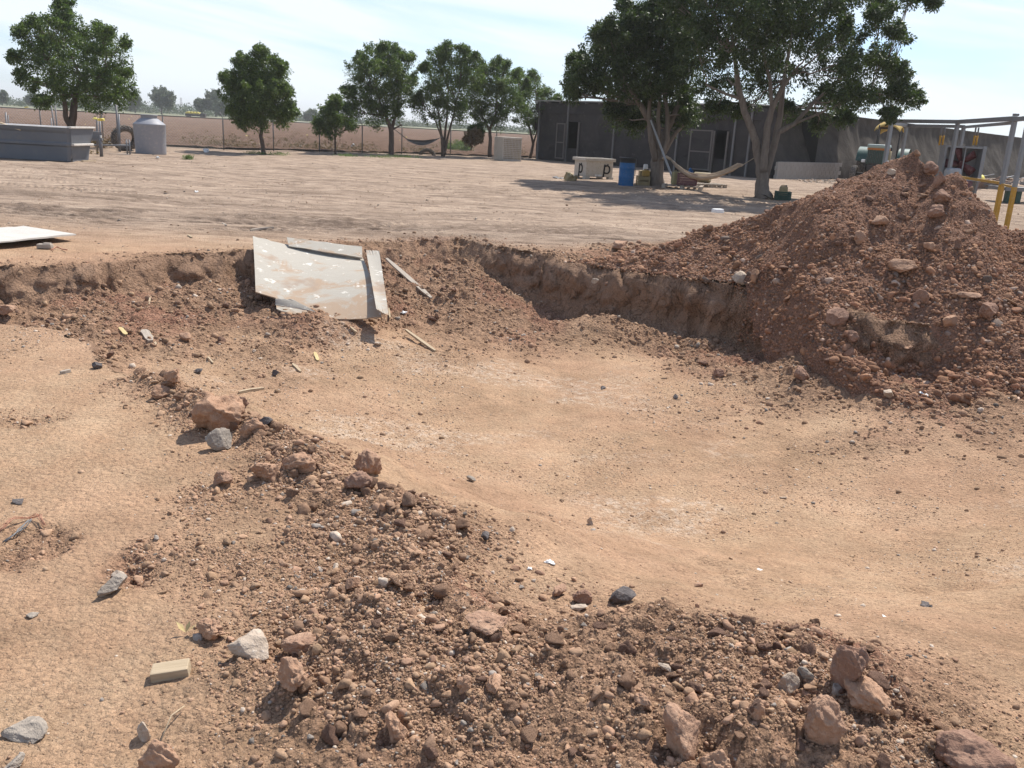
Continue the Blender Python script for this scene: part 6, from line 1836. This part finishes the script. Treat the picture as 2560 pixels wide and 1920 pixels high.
# ------------------------------------------------------------------ tractor
def tractor():
    p = W(2190, 450); 
    p = Vector((D(2205, 400, 44.5).x, 44.5, 0))
    root = empty('tractor', p, R_(150)); tag(root, 'old green tractor with pale hood and yellow canopy beside the shed wing', 'tractor')
    # local: forward = +Y
    b = MB().box((0, 1.35, 1.30), (.74, 1.7, .78), bev=.08); b.build('hood', M_TRG, root)
    MB().box((0, 1.33, 1.74), (.80, 1.9, .17), bev=.07).build('hood_top', M_TRW, root)
    MB().box((0, 1.33, 1.61), (.765, 1.82, .09), bev=.01).build('stripe', M_ORANGE, root)
    g_ = MB()
    for i in range(9): g_.box((-.30 + i * .075, 2.21, 1.25), (.03, .02, .6))
    g_.build('grille', M_DKMETAL, root)
    MB().box((0, .9, .80), (.5, 2.6, .42), bev=.05).box((0, -.5, .85), (.7, 1.1, .6), bev=.06).box((0, 2.15, .62), (.55, .35, .5), bev=.04).build('chassis', M_DKMETAL, root)
    MB().tube((-.85, 1.95, .45), (.85, 1.95, .45), .07, .07, 8).build('front_axle', M_DKMETAL, root)
    for s in (-1, 1):
        tyre('front_wheel', .42, .26, loc=(s * .86, 1.95, 0), parent=root, lugs=16, inner=.5)
        tyre('rear_wheel', .80, .42, loc=(s * .92, -.45, 0), parent=root, lugs=20, inner=.5)
    for s in (-1, 1):
        h_ = MB(); ax = Matrix.Rotation(PI / 2, 3, 'Y')
        h_.lathe([(0, .05), (.40, .05), (.42, -.05), (0, -.05)], (s * .94, -.45, .80), 24, True, ax); h_.build('rim', M_DKMETAL, root)
        f = MB(); pts = []
        for k in range(9):
            a = PI * (.08 + .75 * k / 8); pts.append((s * .92, -.45 + math.cos(a) * .90, .80 + math.sin(a) * .90))
        V = []
        for q in pts: V += [(q[0] - .24, q[1], q[2]), (q[0] + .24, q[1], q[2])]
        f.add(V, [(2 * i, 2 * i + 1, 2 * i + 3, 2 * i + 2) for i in range(8)], True); f.build('fender', M_TRG, root)
    MB().box((0, -.75, 1.25), (.5, .45, .1), bev=.04).box((0, -.98, 1.5), (.5, .1, .45), bev=.04).build('seat', M_BLK, root)
    w = MB(); ax = Matrix.Rotation(R_(-35), 3, 'X')
    w.path([Vector((0, -.1, 1.65)) + ax @ Vector((.2 * math.cos(t), .2 * math.sin(t), 0)) for t in [2 * PI * k / 16 for k in range(17)]], .018, 6); w.tube((0, .15, 1.35), (0, -.1, 1.65), .02, .02, 6); w.build('steering_wheel', M_BLK, root)
    MB().tube((.2, 1.0, 1.8), (.2, 1.0, 2.5), .045, .045, 10).tube((.2, 1.0, 2.45), (.2, 1.0, 2.72), .03, .03, 8).build('exhaust', M_DKMETAL, root)
    MB().tube((-.5, 1.5, .8), (-.5, 1.5, 1.55), .10, .10, 10).build('air_filter', M_TAN, root)
    r = MB()
    for s in (-1, 1): r.tube((s * .48, -1.05, .9), (s * .48, -1.05, 2.62), .04, .04, 8)
    r.tube((-.48, -1.05, 2.62), (.48, -1.05, 2.62), .04, .04, 8); r.build('roll_bar', M_DKMETAL, root)
    c = MB(); n = 12; V = []
    for j in range(n + 1):
        for i in range(n + 1):
            u = (i / n - .5) * 2; v = (j / n - .5) * 2
            V.append((u * .60, -.75 + v * .62, 2.98 - .30 * abs(u) ** 2.2 - .22 * abs(v) ** 2.2 - (.22 if (v < -.7 and u > .3) else 0)))
    c.add(V, [(j * (n + 1) + i, j * (n + 1) + i + 1, (j + 1) * (n + 1) + i + 1, (j + 1) * (n + 1) + i) for j in range(n) for i in range(n)], True)
    o = c.build('canopy', M_CANOPY, root); m_ = o.modifiers.new('s', 'SOLIDIFY'); m_.thickness = .03
    MB().tube((0, -1.05, 2.6), (0, -.8, 2.95), .03, .03, 6).build('canopy_post', M_DKMETAL, root)
    for s in (-1, 1): MB().box((s * .52, 2.0, 1.05), (.18, .06, .14), bev=.02).build('headlight', M_WHITE, root)
tractor()

# ------------------------------------------------------------------ steel frame, fan and scrap at the right
def steel_frame():
    HT = 2.42; HR = 1.02
    P1 = D(2506, 455, 20.8); P3 = D(2369, 447, 25.2); P4 = D(2213, 400, 27.6); P2 = D(2537, 465, 19.6)
    P5 = D(2398, 380, 27.6); P6 = D(2256, 380, 30.0)
    for q in (P1, P2, P3, P4, P5, P6): q.z = 0
    root = empty('open_gantry', P1); o = P1.copy()
    tag(root, 'tall open frame of grey square tube with yellow legs behind the mound', 'steel frame')
    def bar(a, b_, w, h, mat, nm):
        d = b_ - a
        ob = MB().box((a + b_) / 2 - o, (d.length, w, h), d.to_track_quat('X', 'Z').to_matrix()); ob.build(nm, mat, root)
    up = lambda q, z: Vector((q.x, q.y, z))
    for q, w in ((P1, .085), (P2, .075), (P3, .085), (P4, .10), (P5, .085), (P6, .08)):
        MB().box(up(q, (HT + HR) / 2) - o, (w, w, HT - HR), Matrix.Rotation(.3, 3, 'Z')).build('post', M_STEEL if q is not P4 else M_GALPALE, root)
        MB().box(up(q, HR / 2) - o, (w * 1.05, w * 1.05, HR), Matrix.Rotation(.3, 3, 'Z')).build('leg', M_YEL if q in (P1, P2, P3) else M_STEEL, root)
    bar(up(P1, HT + .05), up(P3, HT + .05), .10, .10, M_STEEL, 'top_beam'); bar(up(P3, HT + .052), up(P4, HT + .052), .10, .10, M_STEEL, 'top_beam')
    bar(up(P1, HT + .03), up(P2, HT + .03), .09, .09, M_STEEL, 'top_beam'); bar(up(P4, HT), up(P6, HT), .09, .09, M_STEEL, 'top_beam')
    bar(up(P5, HT + .0), up(P6, HT + .0), .09, .09, M_STEEL, 'top_beam'); bar(up(P5, HT - .02), up(P1, HT - .04), .07, .07, M_STEEL, 'top_beam')
    bar(up(P1, HR + .03), up(P3, HR + .03), .05, .06, M_YEL, 'rail'); bar(up(P1, HR + .0), up(P2, HR + .0), .05, .05, M_YEL, 'rail')
    for q in (P1, P1 + Vector((.12, -.5, 0))): MB().box(up(q, HT + .13) - o, (.10, .10, .05)).build('end_cap', M_STEELD, root)
    # yellow drop bars carrying the fan box
    for px in (2352, 2360, 2437, 2444):
        t = D(px + 3, 319, 25.6); b_ = D(px - 4, 363, 25.6)
        mid = t.lerp(b_, .45)
        MB().tube(t - o, mid - o, .022, .022, 6).build('drop_bar', M_STEELD, root)
        MB().tube(mid - o, b_ - o, .026, .026, 6).build('drop_bar', M_YEL, root)
steel_frame()
def fan():
    Y = 25.5
    a = D(2343, 452, Y); b_ = D(2424, 452, Y); t = D(2388, 364, Y)
    z0, z1 = b_.z, t.z; w = (b_ - a).length
    root = empty('barn_fan', (a.x + w / 2 + .1, Y, max(0, z0))); tag(root, 'big square barn fan with dark red blades under the steel frame', 'fan')
    h = z1 - z0; w = 1.05
    f = MB()
    f.box((-w / 2, 0, h / 2), (.06, .3, h)).box((0, 0, h - .03), (w - .06, .3, .05)).box((0, 0, .03), (w - .06, .3, .05)); f.build('housing', M_STEEL, root)
    MB().box((w / 2, -.02, h / 2), (.10, .30, h + .04)).build('side_plate', M_STEEL, root)
    MB().box((0, .14, h / 2), (w - .08, .02, h - .08)).build('back_panel', M_INT if False else M_STEELD, root)
    c = Vector((0, -.02, h / 2))
    for k in range(5):
        a_ = 2 * PI * k / 5 + .35
        M = Matrix.Rotation(-a_, 3, 'Y')
        bl = MB(); V = []
        for (r_, hw, tw) in ((.06, .05, .5), (.2, .09, .45), (.36, .12, .35), (.45, .11, .3)):
            for s in (-1, 1): V.append(c + M @ Vector((s * hw, s * hw * tw - .02, r_)))
        bl.add(V, [(0, 1, 3, 2), (2, 3, 5, 4), (4, 5, 7, 6)], True)
        ob = bl.build('blade', M_FAN, root); ob.modifiers.new('s', 'SOLIDIFY').thickness = .012
    MB().tube(c + Vector((0, -.06, 0)), c + Vector((0, .08, 0)), .07, .07, 14).build('hub', M_FAN, root)
    MB().box((.0, -.17, h / 2), (.03, .02, h)).build('guard_bar', M_STEEL, root)
    MB().box((-.30, -.30, .18), (.34, .3, .3), bev=.06).tube((-.5, -.3, .2), (-.12, -.3, .2), .11, .11, 16).build('motor', M_GALPALE, root)
    # stand reaching the ground
    for sx in (-1, 1): MB().box((sx * w / 2, 0, -z0 / 2), (.06, .2, max(.01, z0))).build('leg', M_STEELD, root)
fan()
def scrapyard():
    for i, (px, py, Y, rp, mat, lab, cat, th) in enumerate([
        (2432, 449, 41, 16, M_MAROON, 'small maroon tank standing on the gravel behind the fan', 'tank', .9), (2470, 447, 44, 30, M_RUST, 'heap of rusty implement bars along the shed wing', 'scrap heap', .45),
        (2526, 445, 46, 30, M_RUST, 'rusty heap of pipes at the right end of the shed wing', 'scrap heap', .45), (2448, 432, 43, 10, M_AMBER, 'pale yellow bucket tipped on the rusty heap', 'bucket', .9)]):
        p = D(px, py, Y); p.z = max(0, p.z) * 0
        root = empty(cat.replace(' ', '_'), p, .2 * i); tag(root, lab, cat)
        if cat == 'tank':
            MB().lathe([(0, 0), (.24, 0), (.27, .05), (.27, .42), (.2, .52), (0, .56)], n=20).build('body', mat, root)
            MB().tube((0, 0, .54), (0, 0, .68), .05, .05, 8).box((.1, 0, .6), (.25, .06, .06)).build('valve', M_STEELD, root)
        elif cat == 'bucket':
            root.location.z = .45
            MB().lathe([(0, 0), (.12, 0), (.16, .3), (.14, .3), (.11, .02)], n=16, axis=Matrix.Rotation(R_(70), 3, 'Y')).build('body', M_YSCRAP, root)
        else:
            r = random.Random(i)
            for kind, mm in (('bars', M_RUST), ('pipes', M_STEELD)):
                b = MB()
                for k in range(9):
                    a = Vector((r.uniform(-1.1, .6), r.uniform(-.4, .4), r.uniform(.05, .5))); d = Vector((r.uniform(.5, 1.3), r.uniform(-.2, .2), r.uniform(-.2, .3)))
                    e_ = a + d; e_.z = max(.03, e_.z)
                    b.tube(a, e_, r.uniform(.02, .05), None, 6)
                b.build(kind, mm, root)
            b = MB(); b.box((-.4, .1, .22), (.9, .5, .4), Euler((.1, .05, .2)), bev=.03).build('rusty_box', M_RUST, root)
    p = D(2528, 482, 33); p.z = 0
    root = empty('flat_trailer', p, R_(8)); tag(root, 'low flat trailer with wire hoops and dark green legs at the right edge', 'trailer')
    MB().box((.2, 0, .52), (1.5, .9, .06), bev=.01).build('deck', M_WBOARD, root)
    b = MB().box((.2, -.48, .50), (1.6, .06, .14)).box((.2, .48, .50), (1.6, .06, .14)).box((.2, -.5, .72), (1.6, .03, .03)).box((-.6, 0, .5), (.06, .9, .12)); b.build('side_frame', M_STEELD, root)
    for x in (-.35, .0, .75): MB().box((x, -.35, .25), (.2, .2, .48), bev=.01).build('leg', M_GREENC, root)
    b = MB()
    for x in (-.3, .25, .8): b.path([(x + .28 * math.cos(t), -.2, .56 + .36 * math.sin(t)) for t in [PI * k / 10 for k in range(11)]], .014, 5)
    b.build('hoops', M_STEEL, root)
scrapyard()
# grey gravel strip in front of the wing
def gravel_strip():
    n = 5000
    s = rng.uniform(0, 36, n); d = rng.normal(1.6, .8, n)
    nB = Vector((UB.y, -UB.x, 0)); nB = -nB if nB.y > 0 else nB
    x = C0.x + UB.x * s + nB.x * d; y = C0.y + UB.y * s + nB.y * d
    o = scatter('gravel', np.stack([x, y, ground_z(x, y)], 1), radii(n, .03, .08, 2.5), rng.uniform(.4, .8, n), tones(n, False, .3, .5), 1, 6, 440, 'grey gravel strip in front of the shed wing', 'gravel')
gravel_strip()

# ------------------------------------------------------------------ dusty air
def haze():
    m = bpy.data.materials.new('dusty_air'); m.use_nodes = True; t = m.node_tree
    t.nodes.remove(t.nodes['Principled BSDF'])
    v = N(t, 'ShaderNodeVolumePrincipled'); v.inputs['Color'].default_value = (.90, .90, .88, 1); v.inputs['Density'].default_value = .00045; v.inputs['Anisotropy'].default_value = .25
    L(t, v.outputs[0], t.nodes['Material Output'].inputs['Volume'])
    o = MB().box((0, 0, 12.5), (22000, 14000, 33)).build('haze', m); tag(o, kind='stuff', label='thin dusty air over the yard and the field', cat='haze')
haze()
